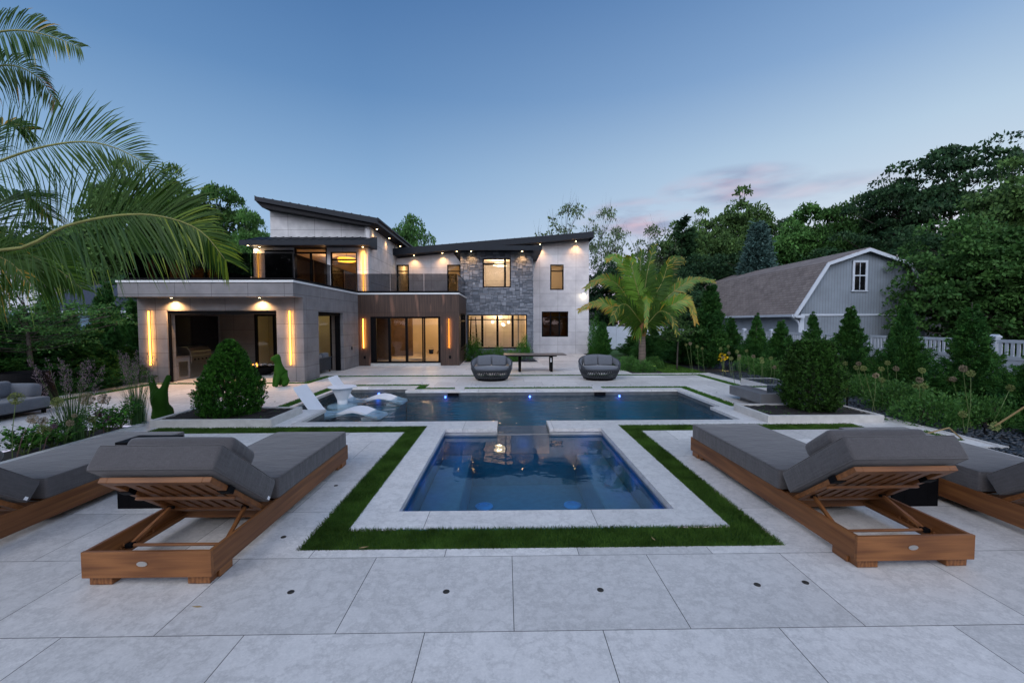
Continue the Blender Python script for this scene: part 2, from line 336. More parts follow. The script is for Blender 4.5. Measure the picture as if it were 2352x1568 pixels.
# ------------------------------------------------------------------ mesh helpers
def tag(o, label=None, cat=None, group=None, kind=None):
    if label: o['label'] = label
    if cat: o['category'] = cat
    if group: o['group'] = group
    if kind: o['kind'] = kind
    return o
def thing(name, loc, label, cat, group=None, rz=0):
    o = bpy.data.objects.new(name, None); COL.objects.link(o); o.location = loc; o.rotation_euler = (0, 0, rz); o.empty_display_size = .2
    return tag(o, label, cat, group)
class MB:
    def __init__(s): s.v = []; s.f = []; s.m = []
    def add(s, vs, fs, mi=0):
        n = len(s.v); s.v += [tuple(p) for p in vs]; s.f += [tuple(i+n for i in f) for f in fs]; s.m += [mi]*len(fs)
    def box(s, x0, x1, y0, y1, z0, z1, mi=0):
        x0, x1 = sorted((x0, x1)); y0, y1 = sorted((y0, y1)); z0, z1 = sorted((z0, z1))
        s.add([(x0, y0, z0), (x1, y0, z0), (x1, y1, z0), (x0, y1, z0), (x0, y0, z1), (x1, y0, z1), (x1, y1, z1), (x0, y1, z1)],
              [(0, 3, 2, 1), (4, 5, 6, 7), (0, 1, 5, 4), (1, 2, 6, 5), (2, 3, 7, 6), (3, 0, 4, 7)], mi); return s
    def prism(s, poly, axis, a0, a1, mi=0):
        """polygon (2d) extruded along axis 'x' 'y' or 'z'"""
        a0, a1 = sorted((a0, a1)); n = len(poly)
        area = sum(poly[i][0]*poly[(i+1) % n][1]-poly[(i+1) % n][0]*poly[i][1] for i in range(n))
        P = {'x': lambda p, a: (a, p[0], p[1]), 'y': lambda p, a: (p[0], a, p[1]), 'z': lambda p, a: (p[0], p[1], a)}[axis]
        vs = [P(p, a0) for p in poly]+[P(p, a1) for p in poly]
        fs = [tuple(range(n))[::-1], tuple(range(n, 2*n))]+[(i, (i+1) % n, n+(i+1) % n, n+i) for i in range(n)]
        flip = (area < 0) != (axis == 'y')
        if flip: fs = [f[::-1] for f in fs]
        s.add(vs, fs, mi); return s
    def tube(s, pts, rad, n=6, mi=0, cap=True):
        pts = [Vector(p) for p in pts]; k = len(pts)
        rad = [rad]*k if isinstance(rad, (int, float)) else rad
        vs = []
        for i, p in enumerate(pts):
            t = (pts[min(i+1, k-1)]-pts[max(i-1, 0)]).normalized()
            a = Vector((0, 0, 1)) if abs(t.z) < .9 else Vector((1, 0, 0))
            u = t.cross(a).normalized(); v = u.cross(t)
            for j in range(n):
                q = 2*PI*j/n; vs.append(p+(u*math.cos(q)+v*math.sin(q))*rad[i])
        fs = [(i*n+j, i*n+(j+1) % n, (i+1)*n+(j+1) % n, (i+1)*n+j) for i in range(k-1) for j in range(n)]
        if cap: fs += [tuple(range(n))[::-1], tuple(range((k-1)*n, k*n))]
        s.add(vs, fs, mi); return s
    def lathe(s, prof, c=(0, 0, 0), n=24, mi=0, sx=1, sy=1):
        vs = [(c[0]+r*math.cos(2*PI*j/n)*sx, c[1]+r*math.sin(2*PI*j/n)*sy, c[2]+z) for r, z in prof for j in range(n)]
        k = len(prof)
        fs = [(i*n+j, i*n+(j+1) % n, (i+1)*n+(j+1) % n, (i+1)*n+j) for i in range(k-1) for j in range(n)]
        fs += [tuple(range(n))[::-1], tuple(range((k-1)*n, k*n))]
        s.add(vs, fs, mi); return s
    def bar(s, a, b, wx, wz, mi=0):
        a = Vector(a); b = Vector(b); t = (b-a).normalized(); r = t.cross(Vector((0, 0, 1)))
        r = r.normalized() if r.length > 1e-3 else Vector((1, 0, 0)); u = r.cross(t)
        vs = [p+r*i*wx/2+u*j*wz/2 for p in (a, b) for i, j in ((-1, -1), (1, -1), (1, 1), (-1, 1))]
        s.add(vs, [(0, 3, 2, 1), (4, 5, 6, 7), (0, 1, 5, 4), (1, 2, 6, 5), (2, 3, 7, 6), (3, 0, 4, 7)][::1], mi); return s
    def build(s, name, mats, parent=None, bevel=0, smooth=False, seg=2):
        me = bpy.data.meshes.new(name); me.from_pydata(s.v, [], s.f)
        mats = [mats] if isinstance(mats, str) else mats
        for m in mats: me.materials.append(MATS[m])
        if len(mats) > 1: me.polygons.foreach_set('material_index', s.m)
        bm = bmesh.new(); bm.from_mesh(me); bmesh.ops.recalc_face_normals(bm, faces=bm.faces); bm.to_mesh(me); bm.free()
        if smooth: me.polygons.foreach_set('use_smooth', [True]*len(me.polygons))
        o = bpy.data.objects.new(name, me); COL.objects.link(o)
        if parent: o.parent = parent; o.matrix_parent_inverse = Matrix()
        if bevel:
            b = o.modifiers.new('bevel', 'BEVEL'); b.width = bevel; b.segments = seg; b.limit_method = 'ANGLE'; b.angle_limit = R(40)
            b.harden_normals = False
        return o
def npmesh(name, V, Q, mats, parent=None, mi=None, smooth=False):
    """V (n,3) floats, Q (m,k) polygon indices"""
    V = np.asarray(V, np.float32); Q = np.asarray(Q, np.int32); me = bpy.data.meshes.new(name)
    me.vertices.add(len(V)); me.vertices.foreach_set('co', V.ravel()); k = Q.shape[1]
    me.loops.add(Q.size); me.loops.foreach_set('vertex_index', Q.ravel())
    me.polygons.add(len(Q)); me.polygons.foreach_set('loop_start', np.arange(0, Q.size, k, dtype=np.int32)); me.polygons.foreach_set('loop_total', np.full(len(Q), k, np.int32))
    mats = [mats] if isinstance(mats, str) else mats
    for m in mats: me.materials.append(MATS[m])
    if mi is not None: me.polygons.foreach_set('material_index', np.asarray(mi, np.int32))
    if smooth: me.polygons.foreach_set('use_smooth', np.ones(len(Q), bool))
    me.update(calc_edges=True); me.validate()
    o = bpy.data.objects.new(name, me); COL.objects.link(o)
    if parent: o.parent = parent
    return o
def dup(o, loc=None, rz=None, scale=None, label=None, group=None, parent=None):
    c = o.copy(); COL.objects.link(c)
    if parent: c.parent = parent
    if loc is not None: c.location = loc
    if rz is not None: c.rotation_euler = (0, 0, rz)
    if scale is not None: c.scale = scale if isinstance(scale, tuple) else (scale,)*3
    if label: c['label'] = label
    if group: c['group'] = group
    for ch in list(o.children): dup(ch, parent=c)
    return c
def lamp(kind, loc, col, energy, parent=None, name='lamp_light', size=.03, angle=120, blend=1, rot=None):
    l = bpy.data.lights.new(name, kind); l.color = col; l.energy = energy
    if kind in ('POINT', 'SPOT'): l.shadow_soft_size = size
    if kind == 'SPOT': l.spot_size = R(angle); l.spot_blend = blend
    if kind == 'AREA': l.size = size
    o = bpy.data.objects.new(name, l); COL.objects.link(o); o.location = loc
    if rot: o.rotation_euler = rot
    if parent: o.parent = parent
    return o
NR = np.random.default_rng(11)
def leafcloud(P, D, size, aspect=.5, jitter=.6, rng=NR):
    """one folded-free rhombic leaf per point P pointing along D"""
    n = len(P); D = D+rng.normal(size=(n, 3))*jitter; D /= np.linalg.norm(D, axis=1)[:, None]+1e-9
    A = rng.normal(size=(n, 3)); S = np.cross(D, A); S /= np.linalg.norm(S, axis=1)[:, None]+1e-9
    L = size*(.65+.7*rng.random(n))[:, None]
    V = np.stack([P, P+D*L*.45+S*L*aspect*.5, P+D*L, P+D*L*.45-S*L*aspect*.5], 1).reshape(-1, 3)
    Q = np.arange(4*n).reshape(n, 4); return V, Q
def sph(n, rng=NR):
    d = rng.normal(size=(n, 3)); return d/np.linalg.norm(d, axis=1)[:, None]

# ================================================================== THE GROUND
def struct(o, name=None): o['kind'] = 'structure'; return o
XL, XR, YN, YF = -12.72, 8.27, -6.0, 29.2
SPA = (-1.196, 1.893, 4.746, 8.454)
POOL = [(-4.37, 9.15), (-.17, 9.15), (.87, 9.15), (5.07, 9.15), (5.07, 10.54), (5.357, 10.54), (5.357, 13.3), (-3.1, 13.3), (-3.1, 14.0), (-5.32, 14.0), (-5.32, 10.485), (-4.37, 10.485)]
TURF = [(-1.931, 2.615, 3.935, 4.32), (-1.931, -1.605, 4.32, 8.684), (2.311, 2.615, 4.32, 8.684), (-6.95, -1.931, 8.248, 8.684), (2.615, 7.1, 8.248, 8.684),
        (-5.75, -5.47, 10.76, 14.66), (-5.47, -2.6, 14.38, 14.66), (-2.86, -2.6, 13.92, 14.38), (-2.86, -1.63, 13.64, 13.92), (-1.31, 2.78, 13.66, 13.92), (3.1, 5.88, 13.66, 13.94), (5.62, 5.88, 10.6, 13.66),
        (-12.4, -6.87, 15.05, 15.32), (-7.14, -6.87, 15.32, 17.17), (-6.87, 7.83, 16.89, 17.17), (7.55, 7.83, 14.1, 16.89), (-12.4, -12.1, 9.0, 15.05), (7.85, 8.1, 7.4, 8.1)]
def inr(x, y, r): return r[0] < x < r[1] and r[2] < y < r[3]
def inpoly(x, y, P):
    c = False
    for i in range(len(P)):
        (x1, y1), (x2, y2) = P[i], P[i-1]
        if (y1 > y) != (y2 > y) and x < (x2-x1)*(y-y1)/(y2-y1)+x1: c = not c
    return c
def zone(x, y):
    if inr(x, y, SPA) or inpoly(x, y, POOL) or inr(x, y, (-.17, .87, 8.454, 9.15)): return None
    for r in TURF:
        if inr(x, y, r): return 'turf'
    if x > 5.2 and y > 17.45: return None
    if x > 7.9 and y < 7.0: return None
    if inr(x, y, (-8.35, -7.55, 4.6, 8.95)): return None
    if inr(x, y, (-7.05, -4.9, 8.9, 10.0)) or inr(x, y, (5.6, 7.75, 8.95, 10.05)): return None
    if inr(x, y, (-1.605, 2.311, 4.32, 9.15)) or inr(x, y, (-5.6, 5.7, 8.9, 14.3)): return 'cop'
    return 'pave'
xs = sorted({XL, XR, 5.2, 7.9, -8.35, -7.55, -7.05, -4.9, 5.6, 7.75, -1.605, 2.311, -5.6, 5.7, -.17, .87}|{p[0] for p in POOL}|set(SPA[:2])|{v for r in TURF for v in r[:2]})
ys = sorted({YN, YF, 17.45, 7.0, 4.6, 8.95, 8.9, 10.0, 10.05, 4.32, 9.15, 14.3, 8.454}|{p[1] for p in POOL}|set(SPA[2:])|{v for r in TURF for v in r[2:]})
cells = {'pave': MB(), 'cop': MB(), 'turf': MB()}
for i in range(len(xs)-1):
    for j in range(len(ys)-1):
        k = zone((xs[i]+xs[i+1])/2, (ys[j]+ys[j+1])/2)
        if k:
            z = -.012 if k == 'turf' else 0
            cells[k].add([(xs[i], ys[j], z), (xs[i+1], ys[j], z), (xs[i+1], ys[j+1], z), (xs[i], ys[j+1], z)], [(0, 1, 2, 3)])
struct(cells['pave'].build('patio_paving', 'paving_stone')); struct(cells['cop'].build('pool_coping', 'coping_stone')); struct(cells['turf'].build('turf_bed', 'turf_base'))
# the ground beyond the patio, one sheet with the yard left out
g = MB()
BIG = 420
for (a, b, c, d) in ((-BIG, XL, -BIG, BIG), (XR, BIG, -BIG, BIG), (XL, XR, YF, BIG), (XL, XR, -BIG, YN)): g.add([(a, c, -.05), (b, c, -.05), (b, d, -.05), (a, d, -.05)], [(0, 1, 2, 3)])
g.add([(5.2, 17.45, -.05), (XR, 17.45, -.05), (XR, YF, -.05), (5.2, YF, -.05)], [(0, 1, 2, 3)])
g.add([(7.9, YN, -.05), (XR, YN, -.05), (XR, 7.0, -.05), (7.9, 7.0, -.05)], [(0, 1, 2, 3)])
struct(g.build('ground', 'soil'))
def sheet(name, pts, z, m):
    s = MB(); s.add([(x, y, z) for x, y in pts], [tuple(range(len(pts)))]); return struct(s.build(name, m))
sheet('lawn', [(-12.95, 2), (-12.95, 17), (-15.6, 19), (-15.6, 2)], -.01, 'lawn_green')
sheet('lawn', [(6.9, 17.5), (8.1, 17.5), (8.35, 20), (8.55, 24), (9.2, 32), (10.6, 40), (8.5, 40), (6.0, 29.5), (5.75, 21.8), (6.3, 20.6), (6.8, 19.2)], -.01, 'lawn_green')
sheet('planting_bed', [(5.2, 17.45), (6.9, 17.5), (6.8, 19.2), (6.3, 20.6), (5.75, 21.8), (6.0, 29.5), (5.2, 29.5)], -.012, 'mulch')
sheet('planting_bed', [(8.29, -6), (12.85, -6), (12.85, 34), (10.6, 40), (9.2, 32), (8.55, 24), (8.35, 20), (8.1, 17.5), (8.29, 17.45)], -.012, 'mulch')
sheet('planting_bed', [(-8.35, 4.6), (-7.55, 4.6), (-7.55, 8.95), (-8.35, 8.95)], -.03, 'mulch')
sheet('planting_bed', [(7.9, -6), (8.29, -6), (8.29, 7.0), (7.9, 7.0)], -.014, 'mulch')
k = MB()
k.box(-7.55, -7.43, 4.6, 8.9, -.05, .045); k.box(-12.95, -12.72, 6, 15.5, -.05, .012); k.box(8.27, 8.35, 7.0, 17.55, -.05, .02); k.box(7.86, 8.35, 6.94, 7.0, -.05, .02); k.box(7.84, 7.9, -6, 6.94, -.05, .02); k.box(5.2, 8.27, 17.45, 17.5, -.05, .01)
struct(k.build('kerb', 'kerb_stone', bevel=.004))

def offset_poly(P, d):
    n = len(P); out = []
    for i in range(n):
        p0, p1, p2 = Vector(P[i-1]), Vector(P[i]), Vector(P[(i+1) % n])
        a = (p1-p0).normalized(); b = (p2-p1).normalized(); na = Vector((a.y, -a.x)); nb = Vector((b.y, -b.x))
        s = na if (na-nb).length < 1e-4 else na+nb
        out.append((p1.x+s.x*d, p1.y+s.y*d))
    return out
def shell(P, skip, zf, name, lipz=-.065, over=.03, tile=-.45):
    O = offset_poly(P, over); n = len(P); lip = MB(); wall = MB()
    for i in range(n):
        j = (i+1) % n; a, b, c, d = P[i], P[j], O[i], O[j]
        if i not in skip:
            lip.add([(*a, 0), (*b, 0), (*b, lipz), (*a, lipz)], [(0, 1, 2, 3)]); lip.add([(*a, lipz), (*b, lipz), (*d, lipz), (*c, lipz)], [(0, 1, 2, 3)])
            wall.add([(*c, lipz), (*d, lipz), (*d, tile), (*c, tile)], [(0, 1, 2, 3)], 0)
        else: wall.add([(*c, -.2), (*d, -.2), (*d, tile), (*c, tile)], [(0, 1, 2, 3)], 0)
        wall.add([(*c, tile), (*d, tile), (*d, zf), (*c, zf)], [(0, 1, 2, 3)], 1)
    wall.add([(*p, zf) for p in O], [tuple(range(n))], 1)
    return lip, wall
lip, wall = shell(POOL, {1}, -1.5, 'pool', tile=-.36)
struct(lip.build('pool_edge', 'coping_stone')); struct(wall.build('pool_basin', ['pool_tile', 'pool_plaster']))
struct(MB().box(-5.33, -3.1, 9.2, 14.0, -1.49, -.36).build('tanning_ledge', 'pool_ledge'))
SP = [(SPA[0], SPA[2]), (SPA[1], SPA[2]), (SPA[1], SPA[3]), (.87, SPA[3]), (-.17, SPA[3]), (SPA[0], SPA[3])]
lip, wall = shell(SP, {3}, -1.15, 'spa', tile=-.16)
struct(lip.build('spa_edge', 'coping_stone')); struct(wall.build('spa_basin', ['kerb_stone', 'spa_plaster']))
b = MB(); b.box(-1.226, -.66, 4.72, 8.48, -1.14, -.52); b.box(1.40, 1.923, 4.72, 8.48, -1.14, -.52); b.box(-.66, 1.40, 4.72, 5.3, -1.14, -.52); struct(b.build('spa_bench', 'spa_seat', bevel=.03))
s = MB(); s.box(-.165, .865, 8.47, 9.17, -.5, -.115); struct(s.build('spillway', 'spill_stone'))
s = MB()
for x, d in ((-.17, -1), (.87, 1)): s.add([(x, 8.454, 0), (x, 9.15, 0), (x, 9.15, -.065), (x, 8.454, -.065)], [(0, 1, 2, 3)]); s.add([(x+d*.02, 8.454, -.065), (x+d*.02, 9.15, -.065), (x+d*.02, 9.15, -.3), (x+d*.02, 8.454, -.3)], [(0, 1, 2, 3)])
struct(s.build('spillway_side', 'kerb_stone'))
def surf(name, P, z, m): return struct(sheetobj(name, P, z, m))
def sheetobj(name, P, z, m):
    s = MB(); s.add([(*p, z) for p in P], [tuple(range(len(P)))]); return s.build(name, m)
surf('pool_water', offset_poly(POOL, .03), -.165, 'pool_surface'); surf('spa_water', offset_poly(SP, .03), -.125, 'spa_surface'); surf('spillway_water', [(-.165, 8.475), (.865, 8.475), (.865, 9.175), (-.165, 9.175)], -.108, 'spa_surface')
for i, (px, py) in enumerate(((1112, 1160), (1315, 1157))):
    p = at(px, py, z=-1.12); m = MB(); m.lathe([(.16, 0), (.155, .02), (.09, .035), (.088, .02), (.0, .02)], (0, 0, 0), 24)
    o = m.build('drain_cover', 'blue_drain' if 'blue_drain' in MATS else 'spa_seat'); o.location = (p.x, p.y, -1.145)
    tag(o, ('round blue drain cover on the spa floor, the one nearer the left bench', 'round blue drain cover on the spa floor, the one nearer the right bench')[i], 'drain cover', 'drain covers in the spa')
# scuppers and blue lights in the far pool wall
for i, x in enumerate((-1.62, 2.93)):
    o = MB().box(x-.17, x+.17, 13.2, 13.29, -.165, -.08).build('scupper', 'mirror_glass')
    o.location.y = .038; tag(o, ('dark slot in the far pool wall left of the middle', 'dark slot in the far pool wall below the right loveseat')[i], 'scupper', 'slots in the far pool wall')
for i, (px, py, Y) in enumerate(((870, 900, 14.0), (1023, 911, 13.3), (1217, 911, 13.3), (1423, 910, 13.3))):
    p = at(px, py, y=Y+.01); m = MB(); m.lathe([(.030, 0), (.030, .02), (.022, .026), (0, .026)], n=14)
    o = m.build('pool_light', 'blue_spot'); o.location = (p.x, Y+.025, -.20); o.rotation_euler = (R(90), 0, 0)
    tag(o, ['blue pool light behind the in-water loungers', 'blue pool light leftmost of three along the long far wall', 'blue pool light in the middle of the long far wall', 'blue pool light rightmost along the long far wall'][i], 'pool light', 'blue lights in the far pool wall')
    lamp('POINT', (p.x, Y-.12, -.30), (.04, .13, 1), .8, None, 'pool_glow', .04)
for x in (-.9, .35, 1.6): lamp('POINT', (x, 8.3, -.32), (.03, .16, .8), .55, None, 'spa_lamp', .12)
for y in (5.4, 6.4, 7.4): lamp('POINT', (1.80, y, -.3), (.03, .13, .9), .25, None, 'spa_lamp', .04); lamp('POINT', (-1.1, y, -.3), (.03, .13, .9), .2, None, 'spa_lamp', .04)
lamp('POINT', (.35, 6.6, -.75), (.1, .45, 1), 3.0, None, 'spa_lamp', .1)
for x in (-1.5, 1.2, 3.9): lamp('POINT', (x, 12.4, -.95), (.06, .42, 1), 8, None, 'pool_glow', .15)  # added underwater fill lights without fixtures, turning the whole pool teal
# turf: short artificial grass, blade by blade
def turf(rects, dens, h, wd, name, mat, rng):
    V = []
    for (a, b, c, d) in rects:
        n = int((b-a)*(d-c)*dens); n = min(n, 90000)
        x = a-.01+(b-a+.02)*rng.random(n); y = c-.01+(d-c+.02)*rng.random(n); an = rng.random(n)*2*PI; ln = h*(.6+.6*rng.random(n)); le = rng.normal(size=(n, 2))*.35
        P = np.stack([x, y, np.full(n, -.014)], 1); s = np.stack([np.cos(an), np.sin(an), np.zeros(n)], 1)*wd/2
        T = P+np.stack([le[:, 0]*ln, le[:, 1]*ln, ln], 1); Mid = P+np.stack([le[:, 0]*ln*.3, le[:, 1]*ln*.3, ln*.55], 1)
        V.append(np.stack([P-s, P+s, Mid+s*.8, T, Mid-s*.8], 1).reshape(-1, 3))
    V = np.concatenate(V); o = npmesh(name, V, np.arange(len(V)).reshape(-1, 5), mat); o['kind'] = 'stuff'; return o
turf(TURF[:3], 16000, .040, .0045, 'turf_grass', 'blade', NR); turf(TURF[3:5], 8000, .040, .007, 'turf_grass', 'blade', NR); turf(TURF[5:], 3500, .035, .012, 'turf_grass', 'blade_far', NR)
turf([(6.6, 8.3, 17.6, 24), (-15.6, -13.0, 9, 17)], 900, .05, .02, 'lawn_grass', 'blade', NR)
# black pebbles along the right bed
n = 5200; rg = np.random.default_rng(3); V = []; Q = []
ico = bmesh.new(); bmesh.ops.create_icosphere(ico, subdivisions=1, radius=1); iv = np.array([v.co for v in ico.verts]); iq = np.array([[v.index for v in f.verts] for f in ico.faces]); ico.free()
for i in range(n):
    y = 2.5+15*rg.random()**1.2; x = (7.95 if y < 6.9 else 8.38)+rg.random()**1.4*1.5
    s = (.018+.022*rg.random())*np.array([1.5, 1, .6]); a = rg.random()*6.28; M = np.array([[math.cos(a), -math.sin(a), 0], [math.sin(a), math.cos(a), 0], [0, 0, 1]])
    V.append((iv*s)@M.T+[x, y, rg.random()*.02]); Q.append(iq+i*len(iv))
o = npmesh('pebbles', np.concatenate(V), np.concatenate(Q), 'pebble_black'); o['kind'] = 'stuff'
for i, (px, py) in enumerate(((836, 1256), (1500, 1236), (452, 1392))):
    p = at(px, py, z=.03 if i < 2 else .004); m = MB(); m.prism([(-.045, 0), (-.01, -.009), (.04, 0), (-.01, .009)], 'z', 0, .002); o = m.build('dry_leaf', 'dead_straw'); o.location = p; o.rotation_euler = (.1, .05, .4+i*1.3); tag(o, ['straw-coloured leaf lying on the grass strip left of the spa', 'straw-coloured leaf on the grass strip before the spa', 'small dry leaf on the paving right of the left lounger foot'][i], 'dry leaf', 'fallen dry leaves')
# small round anchors let into the paving
DL = ['left of the middle, nearest the teak lounger foot', 'second from the left in the front row', 'in the middle of the front row', 'right of the middle in the front row', 'rightmost in the front row', 'beside the left lounger, near its hinge', 'beside the left lounger, near its far end']
for i, (x, y) in enumerate([(-1.686, 3.312), (-.47, 3.293), (.739, 3.291), (2.008, 3.333), (2.413, 3.354), (-2.19, 4.19), (-2.2, 5.53)]):
    m = MB(); m.lathe([(.026, 0), (.026, .003), (.021, .005), (.020, .002), (.008, .002), (.007, .005), (0, .005)], n=20); o = m.build('paving_anchor', 'drain_metal'); o.location = (x, y, 0)
    tag(o, 'small bronze cap set in the paving, '+DL[i], 'anchor cap', 'bronze caps in the paving')
rr = random.Random(5)
for i, (x, y) in enumerate([(-6.2, 11.6), (-6.1, 12.9), (-4.2, 14.95), (-2.9, 14.95), (-1.0, 14.4), (.3, 14.35), (1.6, 14.4), (2.9, 14.35), (4.2, 14.35), (5.0, 7.8), (5.0, 7.5), (6.3, 12.7)]):
    o2 = dup(o, (x, y, 0), 0, 1.0, 'tiny bronze cap in the paving, '+['left of the boxwood planter', 'left of the white pool loungers', 'left one of two beyond the shallow end', 'right one of two beyond the shallow end', 'before the left loveseat', 'first right of the left loveseat', 'between the loveseats beyond the pool', 'just left of the right loveseat', 'right of the right loveseat', 'lower of two near the right lounger foot', 'upper of two near the right lounger foot', 'before the fire table'][i], 'bronze caps in the paving')

# ================================================================== RAISED PLANTERS
def planter(x0, x1, y0, y1, label, sprigs):
    t = thing('planter', ((x0+x1)/2, (y0+y1)/2, 0), label, 'planter', 'raised stone planters'); cx, cy = (x0+x1)/2, (y0+y1)/2
    a, b = (x1-x0)/2, (y1-y0)/2; k = MB(); th = .09
    k.box(-a, a, -b, -b+th, 0, .15); k.box(-a, a, b-th, b, 0, .15); k.box(-a, -a+th, -b+th, b-th, 0, .15); k.box(a-th, a, -b+th, b-th, 0, .15); k.build('kerb', 'kerb_stone', t, .004)
    m = MB(); N = 26; vs = [(-a+th+(2*a-2*th)*i/N, -b+th+(2*b-2*th)*j/N, .105+.03*rr.random()+.03*math.exp(-((i/N-.5)**2+(j/N-.5)**2)*8)) for j in range(N+1) for i in range(N+1)]
    m.add(vs, [(j*(N+1)+i, j*(N+1)+i+1, (j+1)*(N+1)+i+1, (j+1)*(N+1)+i) for j in range(N) for i in range(N)]); m.build('mulch', 'mulch', t)
    P = np.array([[rr.uniform(-a+.15, a-.15), rr.uniform(-b+.12, b-.12), .12] for _ in range(sprigs)]); P = np.repeat(P, 10, 0)+NR.normal(size=(sprigs*10, 3))*[.05, .05, .012]
    V, Q = leafcloud(P, np.tile([0, 0, .5], (len(P), 1)), .035); npmesh('weeds', V, Q, 'leaf_shrub', t)['kind'] = 'stuff'; return t
planter(-7.2, -4.76, 8.75, 10.1, 'low stone planter with black mulch round the left boxwood', 16)
planter(5.45, 7.9, 8.8, 10.15, 'low stone planter with black mulch round the right boxwood', 26)
# boxwoods
def boxwood(name, loc, prof, label, mat, n, rng, square=0):
    """prof: (height, radius) outline"""
    t = thing(name, loc, label, 'boxwood', 'clipped boxwoods')
    hs = np.array([p[0] for p in prof]); rs = np.array([p[1] for p in prof])
    h = hs[0]+(hs[-1]-hs[0])*rng.random(n)**.9; rad = np.interp(h, hs, rs); a = rng.random(n)*2*PI; rad = rad*.88
    lump = 1+.05*np.sin(a*5+h*7)+.05*np.sin(a*11-h*13)+.05*np.sin(a*3+h*19)+.05*np.sin(a*17+h*31)*np.sin(h*23-a*9)
    sq = 1+square*(np.maximum(np.abs(np.cos(a)), np.abs(np.sin(a)))**-1-1)
    dep = 1-.42*rng.random(n)**1.8
    rr_ = rad*lump*sq*dep*(1+.10*(rng.random(n) < .012))
    P = np.stack([rr_*np.cos(a), rr_*np.sin(a), h], 1); D = np.stack([np.cos(a)*.8, np.sin(a)*.8, np.full(n, .8)], 1)
    k = 22; P = np.repeat(P, k, 0); D = np.repeat(D, k, 0); f = rng.random(len(P))[:, None]
    P = P+D*(f-.6)*.075+rng.normal(size=P.shape)*.017*(1.2-f); V, Q = leafcloud(P, D, .034, .62, .65, rng); npmesh('foliage', V, Q, mat, t)
    m = MB()
    for k in range(14):
        a = k*2.4; m.tube([(0, 0, .0), (.06*math.cos(a), .06*math.sin(a), .25), (.3*math.cos(a), .3*math.sin(a), hs[-1]*.55), (.2*math.cos(a), .2*math.sin(a), hs[-1]*.85)], [.02, .018, .012, .005], 5)
    m.build('branches', 'bark', t)
boxwood('boxwood', (-6.0, 9.45, .1), [(.03, .55), (.12, .66), (.3, .74), (.5, .73), (.75, .64), (1.0, .49), (1.2, .37), (1.38, .27), (1.52, .17), (1.62, .05)], 'egg-shaped bright green boxwood in the left planter', 'leaf_box', 3700, np.random.default_rng(21))
boxwood('boxwood', (6.85, 9.5, .1), [(.03, .40), (.2, .56), (.5, .62), (.9, .60), (1.15, .53), (1.35, .44), (1.5, .37), (1.56, .30), (1.58, .02)], 'flat-topped dark boxwood in the right planter', 'leaf_boxdark', 3100, np.random.default_rng(22), .5)

# ================================================================== THE MODERN HOUSE
HOUSE = thing('modern_house', (0, 0, 0), 'modern two-storey house of pale panels, grey stone and dark wood with slanted metal roofs', 'house')
def grid_wall(mb, axis, u0, u1, z0, z1, p, th, holes=(), mi=0):
    us = sorted({u0, u1}|{h[k] for h in holes for k in (0, 1)}); zs = sorted({z0, z1}|{h[k] for h in holes for k in (2, 3)})
    us = [u for u in us if u0 <= u <= u1]; zs = [z for z in zs if z0 <= z <= z1]
    for i in range(len(us)-1):
        j = 0
        while j < len(zs)-1:
            um = (us[i]+us[i+1])/2
            solid = lambda q: not any(h[0] < um < h[1] and h[2] < (zs[q]+zs[q+1])/2 < h[3] for h in holes)
            if solid(j):
                e = j
                while e+1 < len(zs)-1 and solid(e+1): e += 1
                if axis == 'y': mb.box(us[i], us[i+1], p, p+th, zs[j], zs[e+1], mi)
                else: mb.box(p, p-th, us[i], us[i+1], zs[j], zs[e+1], mi)
                j = e
            j += 1
def window(axis, p, u0, u1, z0, z1, vb=(), hb=(), fw=.06, gm='window_glass', name='window', bw=.06, dep=.10, out=.012, parent=None):
    m = MB()
    def bx(a, b, c, d, o=0):
        if axis == 'y': m.box(a, b, p-out+o, p+dep, c, d)
        else: m.box(p+out-o, p-dep, a, b, c, d)
    bx(u0, u1, z0, z0+fw); bx(u0, u1, z1-fw, z1); bx(u0, u0+fw, z0+fw, z1-fw); bx(u1-fw, u1, z0+fw, z1-fw)
    for v in vb:
        v = v if isinstance(v, tuple) else (v, z0+fw, z1-fw, bw); bx(v[0]-v[3]/2, v[0]+v[3]/2, v[1], v[2], .004)
    for h in hb:
        h = h if isinstance(h, tuple) else (h, u0+fw, u1-fw); bx(h[1], h[2], h[0]-bw/2, h[0]+bw/2, .008)
    o = m.build(name, 'black_metal', parent or HOUSE)
    g = MB(); a, b, c, d = u0+fw*.5, u1-fw*.5, z0+fw*.5, z1-fw*.5
    if axis == 'y': g.add([(a, p+.05, c), (b, p+.05, c), (b, p+.05, d), (a, p+.05, d)], [(0, 1, 2, 3)])
    else: g.add([(p-.05, a, c), (p-.05, b, c), (p-.05, b, d), (p-.05, a, d)], [(0, 1, 2, 3)])
    g.build('pane', gm, o); return o
def part(name, mb, mat, **k): return mb.build(name, mat, HOUSE, **k)

